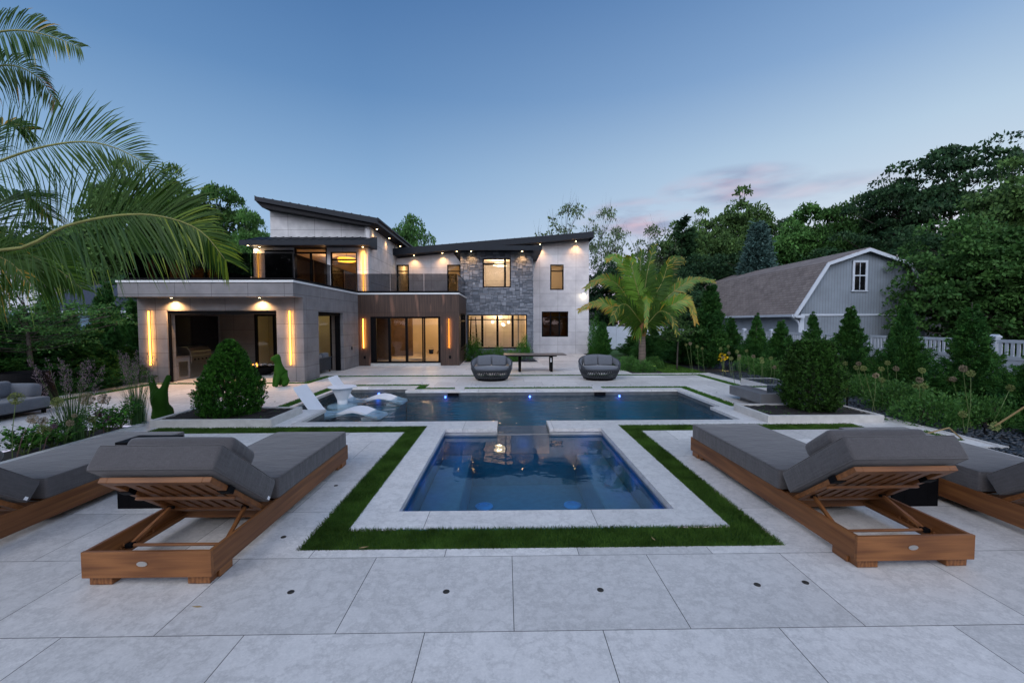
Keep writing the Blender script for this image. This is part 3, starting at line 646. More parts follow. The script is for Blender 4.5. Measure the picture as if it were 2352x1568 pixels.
# --- grey pavilion
m = MB(); grid_wall(m, 'y', -12.98, -7.176, 0, 3.0, 15.45, .38, [(-11.97, -8.12, -1, 2.55)]); part('pavilion_wall', m, 'grey_panel')
m = MB(); grid_wall(m, 'x', 15.83, 21.158, 0, 3.0, -7.176, .36, [(16.69, 19.2, -1, 2.54)]); part('side_wall', m, 'grey_panel')
m = MB(); m.box(-12.98, -12.6, 15.83, 22.9, 0, 3.0); part('pavilion_side', m, 'grey_panel')
m = MB(); m.box(-13.03, -7.173, 14.757, 21.155, 3.002, 3.48); m.box(-13.03, -7.6, 21.155, 22.898, 3.002, 3.48); part('slab', m, 'grey_panel')
m = MB(); m.box(-13.06, -7.14, 14.72, 14.9, 3.482, 3.55); m.box(-7.32, -7.14, 14.9, 21.3, 3.482, 3.55); m.box(-13.06, -12.9, 14.9, 22.9, 3.482, 3.55)
m.box(-7.32, -2.23, 21.12, 21.3, 3.485, 3.553); m.box(-2.41, -2.23, 21.3, 25.0, 3.485, 3.553); part('coping_cap', m, 'white_metal')
m = MB(); m.box(-12.9, -7.32, 14.9, 22.88, 3.482, 3.5); m.box(-7.3, -2.42, 21.3, 28.77, 3.482, 3.51); part('terrace_floor', m, 'deck_grey')
# inside the pavilion
m = MB(); grid_wall(m, 'y', -12.6, -7.54, 0, 2.99, 19.25, .3, [(-11.1, -7.7, .05, 2.5)]); part('back_wall', m, 'dark_stone_inside')
window('y', 19.27, -11.1, -7.7, .05, 2.5, [(-10.25, .1, 2.45, .1), (-9.4, .1, 2.45, .1), (-8.55, .1, 2.45, .1)], fw=.09, name='sliding_door')
m = MB(); m.box(-12.595, -12.45, 16.45, 18.9, .95, 2.4); part('dark_screen', m, 'mirror_glass')
m = MB(); m.box(-12.0, -8.1, 15.5, 15.7, 2.42, 2.55); m.box(-11.97, -11.9, 15.5, 15.58, 0, 2.42); m.box(-7.5, -7.3, 16.7, 19.19, 2.42, 2.54); m.box(-7.5, -7.3, 19.1, 19.19, 0, 2.42); part('screen_track', m, 'black_metal')
# --- dark wood volume
m = MB(); grid_wall(m, 'y', -7.174, -2.268, 0, 3.48, 21.16, .16, [(-6.588, -3.185, -1, 2.405)]); part('wood_front', m, 'cladding')
m = MB(); grid_wall(m, 'x', 21.32, 26.2, 0, 3.48, -2.268, .16, [(21.95, 24.6, .69, 2.59)]); part('wood_side', m, 'cladding')
m = MB(); m.box(-6.588, -3.185, 21.10, 21.5, 0.0, .125); part('door_step', m, 'kerb_stone')
window('y', 21.2, -6.588, -3.185, .128, 2.403, [(-6.42, .2, 2.33, .20), (-5.68, .2, 2.33, .115), (-4.845, .2, 2.33, .115), (-4.06, .2, 2.33, .05), (-3.97, .2, 2.33, .06), (-3.27, .2, 2.33, .05)], fw=.085, name='sliding_door')
m = MB(); m.box(-2.25, -2.30, 21.95, 24.6, .69, .75); part('sill', m, 'black_metal')
window('x', -2.30, 21.95, 24.6, .75, 2.59, [22.8, 23.7], [2.2])
for x, z in ((-6.88, .42), (-2.72, .42)):
    m = MB(); m.box(x-.05, x+.05, 21.12, 21.165, z-.07, z+.07); part('socket_box', m, 'black_metal', bevel=.01)
m = MB(); m.box(-7.176, -7.145, 20.15, 20.25, .85, 1.0); part('socket_box', m, 'black_metal', bevel=.01)
# --- stone bay (built stone by stone)
BW = [(-1.293, .337, 4.11, 5.80), (-2.19, 1.271, .60, 2.578)]
def stones(x0, x1, z0, z1, Y, holes, rg, axis='y', hd=.10):
    cw, ch = .085, .075; nx = int(round((x1-x0)/cw)); nz_ = int(round((z1-z0)/ch)); cw = (x1-x0)/nx; ch = (z1-z0)/nz_
    used = np.zeros((nz_, nx), bool); V = MB()
    for j in range(nz_):
        for i in range(nx):
            if any(h[0] < x0+(i+.5)*cw < h[1] and h[2] < z0+(j+.5)*ch < h[3] for h in holes): used[j, i] = True
    for j in range(nz_):
        for i in range(nx):
            if used[j, i]: continue
            wd, ht = rg.choice([(2, 1), (3, 1), (4, 1), (3, 2), (4, 2), (2, 2), (5, 2), (3, 3), (2, 1), (5, 1), (4, 3)])
            while wd > 1 and (i+wd > nx or used[j, i:i+wd].any()): wd -= 1
            while ht > 1 and (j+ht > nz_ or used[j:j+ht, i:i+wd].any()): ht -= 1
            used[j:j+ht, i:i+wd] = True; e = .006; d = rg.uniform(.012, .045)
            a, b, c, f = x0+i*cw+e, x0+(i+wd)*cw-e, z0+j*ch+e, z0+(j+ht)*ch-e; k = .006
            q = [rg.uniform(-.006, .006) for _ in range(4)]
            if axis == 'y':
                V.add([(a, Y, c), (b, Y, c), (b, Y, f), (a, Y, f), (a+k, Y-d+q[0], c+k), (b-k, Y-d+q[1], c+k), (b-k, Y-d+q[2], f-k), (a+k, Y-d+q[3], f-k)], [(4, 5, 6, 7), (0, 1, 5, 4), (1, 2, 6, 5), (2, 3, 7, 6), (3, 0, 4, 7)])
            else:
                V.add([(Y, a, c), (Y, b, c), (Y, b, f), (Y, a, f), (Y+d+q[0], a+k, c+k), (Y+d+q[1], b-k, c+k), (Y+d+q[2], b-k, f-k), (Y+d+q[3], a+k, f-k)], [(4, 5, 6, 7), (0, 1, 5, 4), (1, 2, 6, 5), (2, 3, 7, 6), (3, 0, 4, 7)])
    return V
rs_ = random.Random(4)
part('stone_facing', stones(-2.57, 1.59, 0, 6.15, 25.0, BW, rs_), 'ledgestone')
part('stone_facing', stones(25.0, 28.77, 0, 6.15, 1.59, [], rs_, 'x'), 'ledgestone')
m = MB(); grid_wall(m, 'y', -2.57, 1.585, 0, 6.15, 25.003, .25, BW); grid_wall(m, 'x', 25.26, 28.77, 0, 6.15, 1.583, .2); grid_wall(m, 'x', 25.26, 28.77, 3.5, 6.15, -2.35, .2); part('bay_wall', m, 'mortar')
window('y', 25.02, -1.293, .337, 4.11, 5.80, [(-.01, 4.17, 5.74, .11)], [(5.46, -1.23, -.06)], .07, bw=.08)
window('y', 25.02, -2.19, 1.271, .60, 2.578, [(-1.34, .7, 2.5, .13), (-.46, .7, 2.5, .13), (.42, .7, 2.5, .13)], [2.27], .07)
m = MB(); m.box(-2.95, 2.02, 24.1, 28.75, 6.155, 6.33); m.box(-2.98, 2.05, 24.07, 24.1, 6.10, 6.35); m.box(-2.98, -2.95, 24.1, 28.75, 6.10, 6.35); m.box(2.02, 2.05, 24.1, 28.75, 6.10, 6.35)
for i in range(11): m.box(-2.9+i*.49, -2.88+i*.49, 24.1, 28.7, 6.33, 6.365)
part('bay_roof', m, 'roof_metal')
# --- pale main wall and its slanted roof
WH = [(2.989, 3.885, 4.254, 5.934), (2.429, 4.199, 1.14, 2.827), (-7.17, -6.359, 3.7, 5.93), (-3.84, -2.95, 3.7, 5.93)]
m = MB(); grid_wall(m, 'y', -7.4, 5.571, 0, 6.29, 28.78, .3, WH); m.prism([(-7.4, 6.29), (5.571, 6.29), (5.571, 7.69), (-7.4, 6.31)], 'y', 28.78, 29.08)
m.box(5.27, 5.571, 29.08, 40, 0, 6.29); m.prism([(5.271, 6.29), (5.571, 6.29), (5.571, 7.69), (5.271, 7.655)], 'y', 29.08, 40); m.box(-7.4, 5.571, 40, 40.3, 0, 6.29); part('main_wall', m, 'white_panel')
window('y', 28.80, *WH[0], [], [5.50], .08); window('y', 28.80, *WH[1], [(3.02, 1.2, 2.77, .09), (3.61, 1.2, 2.77, .09)], [2.45], .07, gm='brown_glass')
window('y', 28.80, *WH[2], [], [5.50], .08); window('y', 28.80, *WH[3], [], [5.50], .08)
def slab_roof(x0, zb0, zt0, x1, zb1, zt1, y0, y1, name='roof', seams=True, ov=0):
    m = MB(); m.prism([(x0, zb0), (x1, zb1), (x1, zt1), (x0, zt0)], 'y', y0, y1)
    n = int(abs(x1-x0)/.45)
    if seams:
        for i in range(n+1):
            t = i/n; x = x0+(x1-x0)*t; z = zt0+(zt1-zt0)*t; m.box(x-.012, x+.012, y0+.01, y1-.01, z-.005, z+.035)
    return part(name, m, 'roof_metal')
slab_roof(-7.28, 6.42, 6.83, 5.71, 7.55, 7.92, 27.9, 41)
m = MB(); m.prism([(5.571, 7.5), (5.71, 7.5), (5.71, 7.552), (5.571, 7.552)], 'y', 27.95, 41); part('roof_trim', m, 'roof_metal')
# --- tall block on the left with lean-to canopy
TH = [(-11.04, -9.33, 3.7, 6.09), (-9.15, -7.76, 3.7, 5.82)]
m = MB(); grid_wall(m, 'y', -13.15, -7.18, 3.482, 6.2, 22.9, .3, TH); m.box(-13.15, -12.85, 23.2, 32, 0, 6.2); part('terrace_wall', m, 'white_panel')
m = MB(); m.prism([(-12.6, 6.2), (-7.19, 6.2), (-7.19, 7.42), (-12.6, 8.36)], 'y', 23.6, 23.9); part('clerestory_wall', m, 'upper_panel')
m = MB(); grid_wall(m, 'x', 23.2, 34, 3.482, 7.2, -7.18, .25); part('tall_side_wall', m, 'upper_panel')
m = MB(); m.prism([(-12.6, 6.2), (-12.35, 6.2), (-12.35, 8.2), (-12.6, 8.2)], 'y', 23.9, 34); m.box(-13.15, -7.2, 34, 34.25, 0, 7.2); part('tall_back_wall', m, 'upper_panel')
slab_roof(-12.92, 8.42, 8.64, -6.62, 7.24, 7.54, 22.75, 34.5)
m = MB(); m.prism([(-12.92, 8.42), (-12.92, 8.40), (-12.62, 8.10), (-7.2, 7.18), (-6.7, 7.24), (-6.66, 7.246)], 'y', 22.9, 34.3); part('soffit', m, 'soffit_dark')
m = MB(); m.tube([(-6.58, 22.8, 7.45), (-6.58, 34.3, 7.45)], .055, 8); m.tube([(-6.6, 27.75, 7.4), (-6.95, 27.75, 7.1), (-7.1, 27.75, 6.6)], .035, 6); part('gutter', m, 'roof_metal')
m = MB(); m.prism([(21.9, 6.03), (23.598, 6.03), (23.598, 6.72), (21.9, 6.22)], 'x', -13.22, -6.90)
for i in range(16): x = -13.1+i*.41; m.prism([(21.9, 6.22), (23.59, 6.715), (23.59, 6.75), (21.9, 6.255)], 'x', x-.012, x+.012)
m.box(-13.24, -6.88, 21.86, 21.9, 5.99, 6.24); part('canopy_roof', m, 'roof_metal')
window('y', 22.95, *TH[0], [(-10.2, 3.8, 5.75, .1)], [5.78], .08, name='terrace_door', bw=.09); window('y', 22.93, *TH[1], [], [5.42], .06, bw=.07)
m = MB(); m.box(-12.55, -11.06, 22.875, 22.905, 3.55, 5.9); part('dark_panel', m, 'mirror_glass')
# --- floors, inner rooms (real rooms behind every window)
def room(name, x0, x1, y0, y1, z0, z1, wall='interior_wall', floor='interior_floor', openx=False):
    m = MB(); m.box(x0, x1, y0, y1, z0-.04, z0, 1); m.box(x0, x1, y0, y1, z1, z1+.04, 0); m.box(x0, x1, y1, y1+.05, z0, z1); m.box(x0-.05, x0, y0, y1, z0, z1); m.box(x1, x1+.05, y0, y1, z0, z1)
    return part(name, m, [wall, floor])
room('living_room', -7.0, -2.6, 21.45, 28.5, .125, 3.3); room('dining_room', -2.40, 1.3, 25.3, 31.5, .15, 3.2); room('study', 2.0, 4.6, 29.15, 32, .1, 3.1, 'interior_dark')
room('bay_bedroom', -2.3, 1.3, 25.3, 29.5, 3.45, 6.0); room('right_bedroom', 2.2, 5.1, 29.15, 32.5, 3.4, 6.2); room('landing', -7.1, -2.6, 29.15, 33, 3.5, 6.2)
room('terrace_bedroom', -12.6, -7.55, 23.25, 29, 3.5, 6.0, 'interior_wall'); room('rear_hall', -12.3, -7.6, 19.62, 22.6, .05, 2.85, 'interior_wall')
WARM = (1, .66, .32)
for (x, y, z, e, c) in [(-4.6, 24.6, 3.0, 62, WARM), (-3.6, 27.2, 2.9, 30, WARM), (-.5, 28.3, 2.9, 62, WARM), (3.1, 30.4, 2.8, 9.9, (1, .45, .15)), (-.45, 27.2, 5.6, 46, (1, .72, .45)), (3.5, 30.6, 5.9, 18, (1, .74, .48)), (-6.6, 30.6, 5.9, 14, WARM), (-3.5, 30.6, 5.9, 14, WARM),
                        (-10.2, 25.2, 5.6, 14, (1, .5, .18)), (-8.5, 24.6, 5.5, 6, (1, .42, .10)), (-9.6, 21.2, 2.6, 7, (.95, .8, .3)), (-10.2, 18.2, 2.8, 1.2, (1, .62, .36))]:
    lamp('POINT', (x, y, z), c, e*(1.8 if e > 10 else 1), HOUSE, 'room_lamp', .12)
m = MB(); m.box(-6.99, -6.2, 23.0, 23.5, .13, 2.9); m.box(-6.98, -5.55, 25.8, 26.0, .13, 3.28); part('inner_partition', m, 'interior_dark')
m = MB(); m.box(-1.3, -.95, 31.4, 31.49, .3, 2.3); m.box(-.85, -.55, 31.4, 31.49, .3, 2.3); m.box(-.1, .2, 31.4, 31.49, .6, 2.3); part('far_window', m, 'mirror_glass')
m = MB(); m.box(.75, .8, 25.5, 26.2, .2, 2.6); m.box(-1.45, -1.35, 28.9, 29.45, 3.5, 5.5); part('inner_frame', m, 'siding_grey')
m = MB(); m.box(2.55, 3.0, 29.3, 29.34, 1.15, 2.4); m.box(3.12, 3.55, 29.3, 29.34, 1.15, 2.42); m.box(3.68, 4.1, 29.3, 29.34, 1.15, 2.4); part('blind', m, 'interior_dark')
# --- glass railings
def rail(p0, p1, z0=3.56, z1=4.47, n=1, gm='tinted_glass'):
    m = MB(); g_ = MB(); p0 = Vector(p0); p1 = Vector(p1); d = (p1-p0).normalized(); nn = Vector((d.y, -d.x))*.02
    def bx(mb, a, b, t, c, e):
        q = Vector((d.y, -d.x))*t; P = [(a+q), (b+q), (b-q), (a-q)]; mb.add([(v.x, v.y, c) for v in P]+[(v.x, v.y, e) for v in P], [(0, 3, 2, 1), (4, 5, 6, 7), (0, 1, 5, 4), (1, 2, 6, 5), (2, 3, 7, 6), (3, 0, 4, 7)])
    bx(m, p0, p1, .035, z0-.01, z0+.09)
    for i in range(n):
        a = p0+(p1-p0)*(i/n)+d*.012; b = p0+(p1-p0)*((i+1)/n)-d*.012; g_.add([(a.x, a.y, z0+.09), (b.x, b.y, z0+.09), (b.x, b.y, z1), (a.x, a.y, z1)], [(0, 1, 2, 3)])
        bx(m, a, b, .008, z1, z1+.012)
    o = part('railing', m, 'black_metal'); g_.build('pane', gm, o)
rail((-12.93, 14.96), (-7.26, 14.96), n=4); rail((-7.24, 14.98), (-7.24, 21.2), n=4); rail((-7.24, 21.22), (-2.33, 21.22), n=3, gm='smoke_glass'); rail((-2.33, 21.24), (-2.33, 25), n=2, gm='smoke_glass')
rail((-12.95, 14.98), (-12.95, 22.8), n=4)
# --- lights fixed to the house
def downlight(x, y, z, e=22, wall=None, size=.05, ang=95, tilt=None):
    tilt = None
    m = MB(); m.lathe([(.075, 0), (.075, -.012), (.055, -.014), (0, -.014)], n=16, mi=0); m.lathe([(.045, -.0142), (.0, -.0150)], n=16, mi=1)
    o = m.build('downlight', ['black_metal', 'bulb_warm'], HOUSE); o.location = (x, y, z)
    lamp('SPOT', (x, y, z-.05), (1, .52, .20), e, HOUSE, 'spot_lamp', .03, ang, .9, tilt)
for x, y, z in ((-5.96, 28.5, 6.50), (-4.1, 28.5, 6.66), (2.29, 28.5, 7.22), (4.66, 28.5, 7.42)): downlight(x, y, z, 80, ang=115)
for x, y, z in ((-2.75, 24.75, 6.15), (-1.93, 24.72, 6.15), (.97, 24.72, 6.15)): downlight(x, y, z, 80, ang=115)
for y in (23.8, 26.3, 29.0): downlight(-6.96, y, 7.19, 45, ang=110)
for x in (-12.65, -7.35): downlight(x, 22.6, 6.03, 22, ang=110)
downlight(-13.0, 22.2, 6.03, 8)
for x in (-11.64, -8.6): downlight(x, 15.27, 2.999, 210, ang=140)
for x, y in ((-11.2, 17.4), (-9.6, 17.6), (-8.3, 18.4)): downlight(x, y, 3.0, 1.5)
def strip(x, Y, z0, z1, mat='led_warm', side=1):
    m = MB(); m.box(x-.030, x+.020, Y-.024, Y-.002, z0-.01, z1+.01, 0); m.box(x-.013, x+.013, Y-.070, Y-.025, z0, z1, 1); m.box(x-.026, x-.0135, Y-.074, Y-.025, z0-.01, z1+.01, 0)
    if mat == 'led_orange': m.box(x-.03, x+.008, Y-.09, Y-.077, z0-.005, z1+.005, 0)
    m.build('strip_light', ['black_metal', mat], HOUSE)
    for d in (-.055, .055):
        o = lamp('AREA', (x+d, Y-.085, (z0+z1)/2), (1, .40, .07), (5.5 if mat == 'led_warm' else 3.4)*(z1-z0)/1.9, HOUSE, 'strip_glow', .03, rot=(R(90), 0, 0)); o.data.shape = 'RECTANGLE'; o.data.size = .02; o.data.size_y = z1-z0
for x in (-12.555, -7.635): strip(x, 15.45, .63, 2.53)
for x in (-12.886, -7.445): strip(x, 22.9, 3.75, 5.84)
for x in (-6.92, -2.77): strip(x, 21.16, .87, 2.30, 'led_orange' if x > -3 else 'led_warm')
for x, y, z, c in ((5.2, 28.78, 3.93, (1, .85, .6)), (-12.95, 22.9, 5.90, (1, .72, .4))):
    m = MB(); m.box(x-.12, x+.12, y-.12, y-.003, z+.03, z+.12, 0); m.box(x-.09, x+.09, y-.12, y-.03, z-.02, z+.029, 1); m.build('wall_lamp', ['white_metal', 'bulb_white'], HOUSE, .01)
    lamp('POINT', (x, y-.25, z-.12), c, 4, HOUSE, 'wall_lamp_light', .06)

# --- things inside and around the house
def ladder(loc, h, label, rz=0):
    t = thing('step_ladder', loc, label, 'ladder', 'ladders indoors', rz)
    for s in (-1, 1):
        m = MB(); m.bar((s*.24, -.35, 0), (s*.14, 0, h), .05, .03); m.build('rail', 'black_metal', t); m = MB(); m.bar((s*.24, .45, 0), (s*.14, .02, h), .04, .025); m.build('prop', 'black_metal', t)
    n = int(h/.3)
    for i in range(1, n):
        z = i*h/n; k = z/h; m = MB(); m.box(-.24+.1*k, .24-.1*k, -.35+.35*k-.04, -.35+.35*k+.03, z-.015, z+.015); m.build('rung', 'steel', t)
ladder((-3.55, 24.9, .125), 2.7, 'tall dark step ladder behind the rightmost sliding pane'); ladder((-2.0, 27.0, .15), 2.3, 'step ladder behind the left pane of the stone bay window', .2)
t = thing('plaster_boards', (-5.6, 22.9, .125), 'pale boards lying on the living room floor', 'boards'); m = MB(); m.prism([(-.5, 0), (.5, -.25), (.75, .45), (-.25, .7)], 'z', 0, .05); m.build('lower_board', 'interior_wall', t); m = MB(); m.prism([(.25, .1), (1.1, -.15), (1.35, .3), (.6, .55)], 'z', .052, .1); m.build('upper_board', 'interior_wall', t)
t = thing('broom', (-4.3, 27.9, .125), 'broom leaning on the back wall of the living room', 'broom'); m = MB(); m.tube([(0, 0, .1), (.12, .45, 1.35)], .014, 6); m.build('handle', 'teak', t); m = MB(); m.prism([(-.16, 0), (.16, 0), (.06, .2), (-.06, .2)], 'y', -.03, .03); m.build('brush', 'dead_straw', t)
m = MB(); m.lathe([(.13, 0), (.16, .26), (.15, .26), (.12, .02), (0, .02)], n=16); m.tube([(-.155, 0, .25), (-.1, 0, .36), (.1, 0, .36), (.155, 0, .25)], .006, 5); o = m.build('bucket', 'black_metal'); o.location = (-4.75, 27.6, .125); tag(o, 'black bucket on the living room floor', 'bucket')
def chair_small(loc, rz, label):
    t = thing('wooden_chair', loc, label, 'chair', None, rz); m = MB(); m.box(-.22, .22, -.22, .22, .43, .46); m.build('seat', 'teak', t); m = MB(); m.box(-.2, .2, .2, .225, .65, .95); m.build('backrest', 'teak', t)
    for sx in (-1, 1):
        for sy in (-1, 1): m = MB(); m.box(sx*.2-.02, sx*.2+.02, sy*.2-.02, sy*.2+.02, 0, .43 if sy < 0 else .95); m.build('leg', 'teak', t)
chair_small((-3.95, 27.7, .125), .4, 'small wooden chair at the back of the living room'); chair_small((-1.0, 30.3, .15), 0, 'wooden chair by the far wall of the dining room')
for i, (x, y, z) in enumerate(((-.78, 26.6, 2.14), (-.17, 26.3, 2.0), (-.10, 26.5, 1.95), (.2, 26.8, 2.12))):
    t = thing('pendant_lamp', (x, y, z), ['round glowing pendant leftmost in the stone bay window', 'glowing pendant, upper of the close pair in the bay window', 'glowing pendant, lower of the close pair in the bay window', 'round glowing pendant right of the close pair'][i], 'pendant lamp', 'pendant globes in the dining room')
    m = MB(); m.lathe([(.0001, -.08), (.05, -.065), (.08, -.02), (.08, .02), (.05, .065), (.0001, .08)], n=14); m.build('globe', 'globe', t, smooth=True); m = MB(); m.tube([(0, 0, .08), (0, 0, 3.2-z)], .006, 5); m.build('cord', 'black_metal', t)
t = thing('chandelier', (-.36, 26.6, 5.62), 'glowing ring chandelier behind the upper stone bay window', 'chandelier')
for k, (dx, dz, r_) in enumerate(((0, .06, .34), (-.12, -.02, .24), (.14, -.06, .28))):
    m = MB(); pts = [(dx+r_*math.cos(a*PI/10), r_*math.sin(a*PI/10), dz) for a in range(21)]; m.tube(pts, .02, 6, cap=False); m.build('ring', 'globe', t)
m = MB(); m.tube([(0, 0, .06), (0, 0, .37)], .008, 5); m.build('rod', 'black_metal', t)
t = thing('drum_pendant', (-8.85, 24.4, 5.62), 'amber drum lamp behind the terrace window', 'pendant lamp'); m = MB(); m.lathe([(.45, -.10), (.5, 0), (.45, .10), (.2, .12)], n=24); m.build('shade', 'lamp_amber', t); m = MB(); m.tube([(0, 0, .12), (0, 0, .37)], .01, 5); m.build('rod', 'black_metal', t)

# outdoor kitchen
t = thing('kitchen_counter', (-12.05, 15.85, 0), 'grey stone counter along the left wall of the covered patio', 'counter'); m = MB(); m.box(-.53, 0, .02, .75, 0, .83); m.box(-.53, 0, 1.95, 3.1, 0, .83); m.box(-.53, -.02, .75, 1.95, 0, .02); m.build('base', 'grey_panel', t)
m = MB(); m.box(-.535, .03, 0, .74, .832, .88); m.box(-.535, .03, 1.96, 3.1, .832, .88); m.build('worktop', 'table_dark', t, .004)
f = MB(); f.box(.002, .02, .18, .62, .12, .68); o = f.build('fridge_door', 'steel', t, .005); m = MB(); m.tube([(.05, .22, .62), (.05, .58, .62)], .012, 6); m.build('handle', 'steel', o)
t = thing('gas_grill', (-12.05, 16.62, .02), 'stainless built-in gas grill with a warm reflection', 'grill'); m = MB(); m.box(-.5, .01, 0, 1.16, 0, .55); m.build('cabinet', 'steel', t, .006); m = MB(); m.box(-.5, .06, 0, 1.16, .555, .84); m.build('control_panel', 'steel', t, .01)
m = MB(); m.prism([(-.5, .845), (.02, .845), (.02, 1.0), (-.1, 1.16), (-.5, 1.2)], 'y', 0, 1.16); o = m.build('hood', 'steel', t, .01); m = MB(); m.tube([(.06, .08, 1.0), (.06, 1.08, 1.0)], .018, 8); m.build('handle', 'steel', o)
for i in range(5):
    m = MB(); m.lathe([(.035, 0), (.03, .03), (0, .03)], n=12); o = m.build('knob', 'black_metal', t); o.location = (.06, .16+i*.21, .70); o.rotation_euler = (0, R(90), 0)
# fire bowl, armchair in the pavilion
t = thing('fire_bowl', (-10.05, 17.75, 0), 'low black fire bowl heaped with grey stones under the covered patio', 'fire bowl'); m = MB(); m.lathe([(.38, 0), (.40, .05), (.72, .24), (.74, .30), (.68, .30), (.62, .26), (0, .26)], n=8); m.build('bowl', 'black_metal', t)
for i in range(22):
    a = rr.random()*6.28; q = rr.random()**.5*.52; m = MB(); s_ = rr.uniform(.06, .11); m.lathe([(.001, -s_*.6), (s_*.8, -s_*.3), (s_, 0), (s_*.7, s_*.45), (.001, s_*.6)], (q*math.cos(a), q*math.sin(a), .32+.1*(1-q)), 7); m.build('stone', 'rubble', t)
m = MB()
for i in range(5): a = i*1.3; m.lathe([(.03, 0), (.035, .05), (.001, .15)], (.15*math.cos(a)-.1, .15*math.sin(a)-.3, .36), 6)
m.build('flame', 'flame', t)
def cushion(name, dims, parent, mat='cushion_blue', loc=(0, 0, 0), rot=(0, 0, 0), bev=.05, puff=.0):
    m = MB(); a, b, c = dims; N = 8
    bm = bmesh.new(); bmesh.ops.create_cube(bm, size=1)
    for v in bm.verts: v.co = Vector((v.co.x*a, v.co.y*b, v.co.z*c))
    bmesh.ops.bevel(bm, geom=bm.edges[:], offset=bev, segments=4, profile=.5, affect='EDGES')
    if puff:
        bmesh.ops.subdivide_edges(bm, edges=[e for e in bm.edges if e.calc_length() > min(a, b)*.5], cuts=7, use_grid_fill=True)
        for v in bm.verts: v.co.z += math.copysign(puff, v.co.z)*max(0, 1-(2*v.co.x/a)**2)*max(0, 1-(2*v.co.y/b)**2) if abs(v.co.z) > c*.3 else 0
    me = bpy.data.meshes.new(name); bm.to_mesh(me); bm.free(); me.materials.append(MATS[mat]); me.polygons.foreach_set('use_smooth', [True]*len(me.polygons))
    o = bpy.data.objects.new(name, me); COL.objects.link(o); o.location = loc; o.rotation_euler = rot
    if parent: o.parent = parent
    if mat == 'cushion_grey' and b > .5:
        for sg in (1, -1):
            e = bev*.22; X = a/2-e; Y = b/2-e; k_ = MB(); r_ = .03; P = []
            for cx, cy, q0 in ((X-r_, Y-r_, 0), (-X+r_, Y-r_, 1), (-X+r_, -Y+r_, 2), (X-r_, -Y+r_, 3)):
                P += [(cx+r_*math.cos((q0+i/3)*PI/2), cy+r_*math.sin((q0+i/3)*PI/2), sg*(c/2-e)) for i in range(4)]
            k_.tube(P+[P[0]], .0045, 5, cap=False); k_.build('piping', mat, o, smooth=True)
    return o
t = thing('woven_armchair', (-8.0, 18.1, 0), 'dark woven armchair with grey cushions seen through the side opening', 'armchair'); m = MB()
for i in range(13): x = -.02+.02*i/12; m.box(.40, .43, -.75+i*.115, -.70+i*.115, .12, .62)
for i in range(7): m.box(.385, .40, -.78, .72, .13+i*.075, .165+i*.075)
m.box(.385, .45, -.78, .72, .62, .66); m.box(-.7, .4, -.78, .72, .10, .14); m.build('frame', 'rope', t)
for x in (-.65, .38):
    for y in (-.7, .65): m = MB(); m.box(x-.02, x+.02, y-.02, y+.02, 0, .1); m.build('leg', 'black_metal', t)
cushion('seat_cushion', (1.0, 1.4, .2), t, loc=(-.15, 0, .28)); cushion('back_cushion', (.22, .7, .42), t, loc=(.25, -.36, .56)); cushion('back_cushion', (.22, .6, .42), t, loc=(.25, .34, .62))

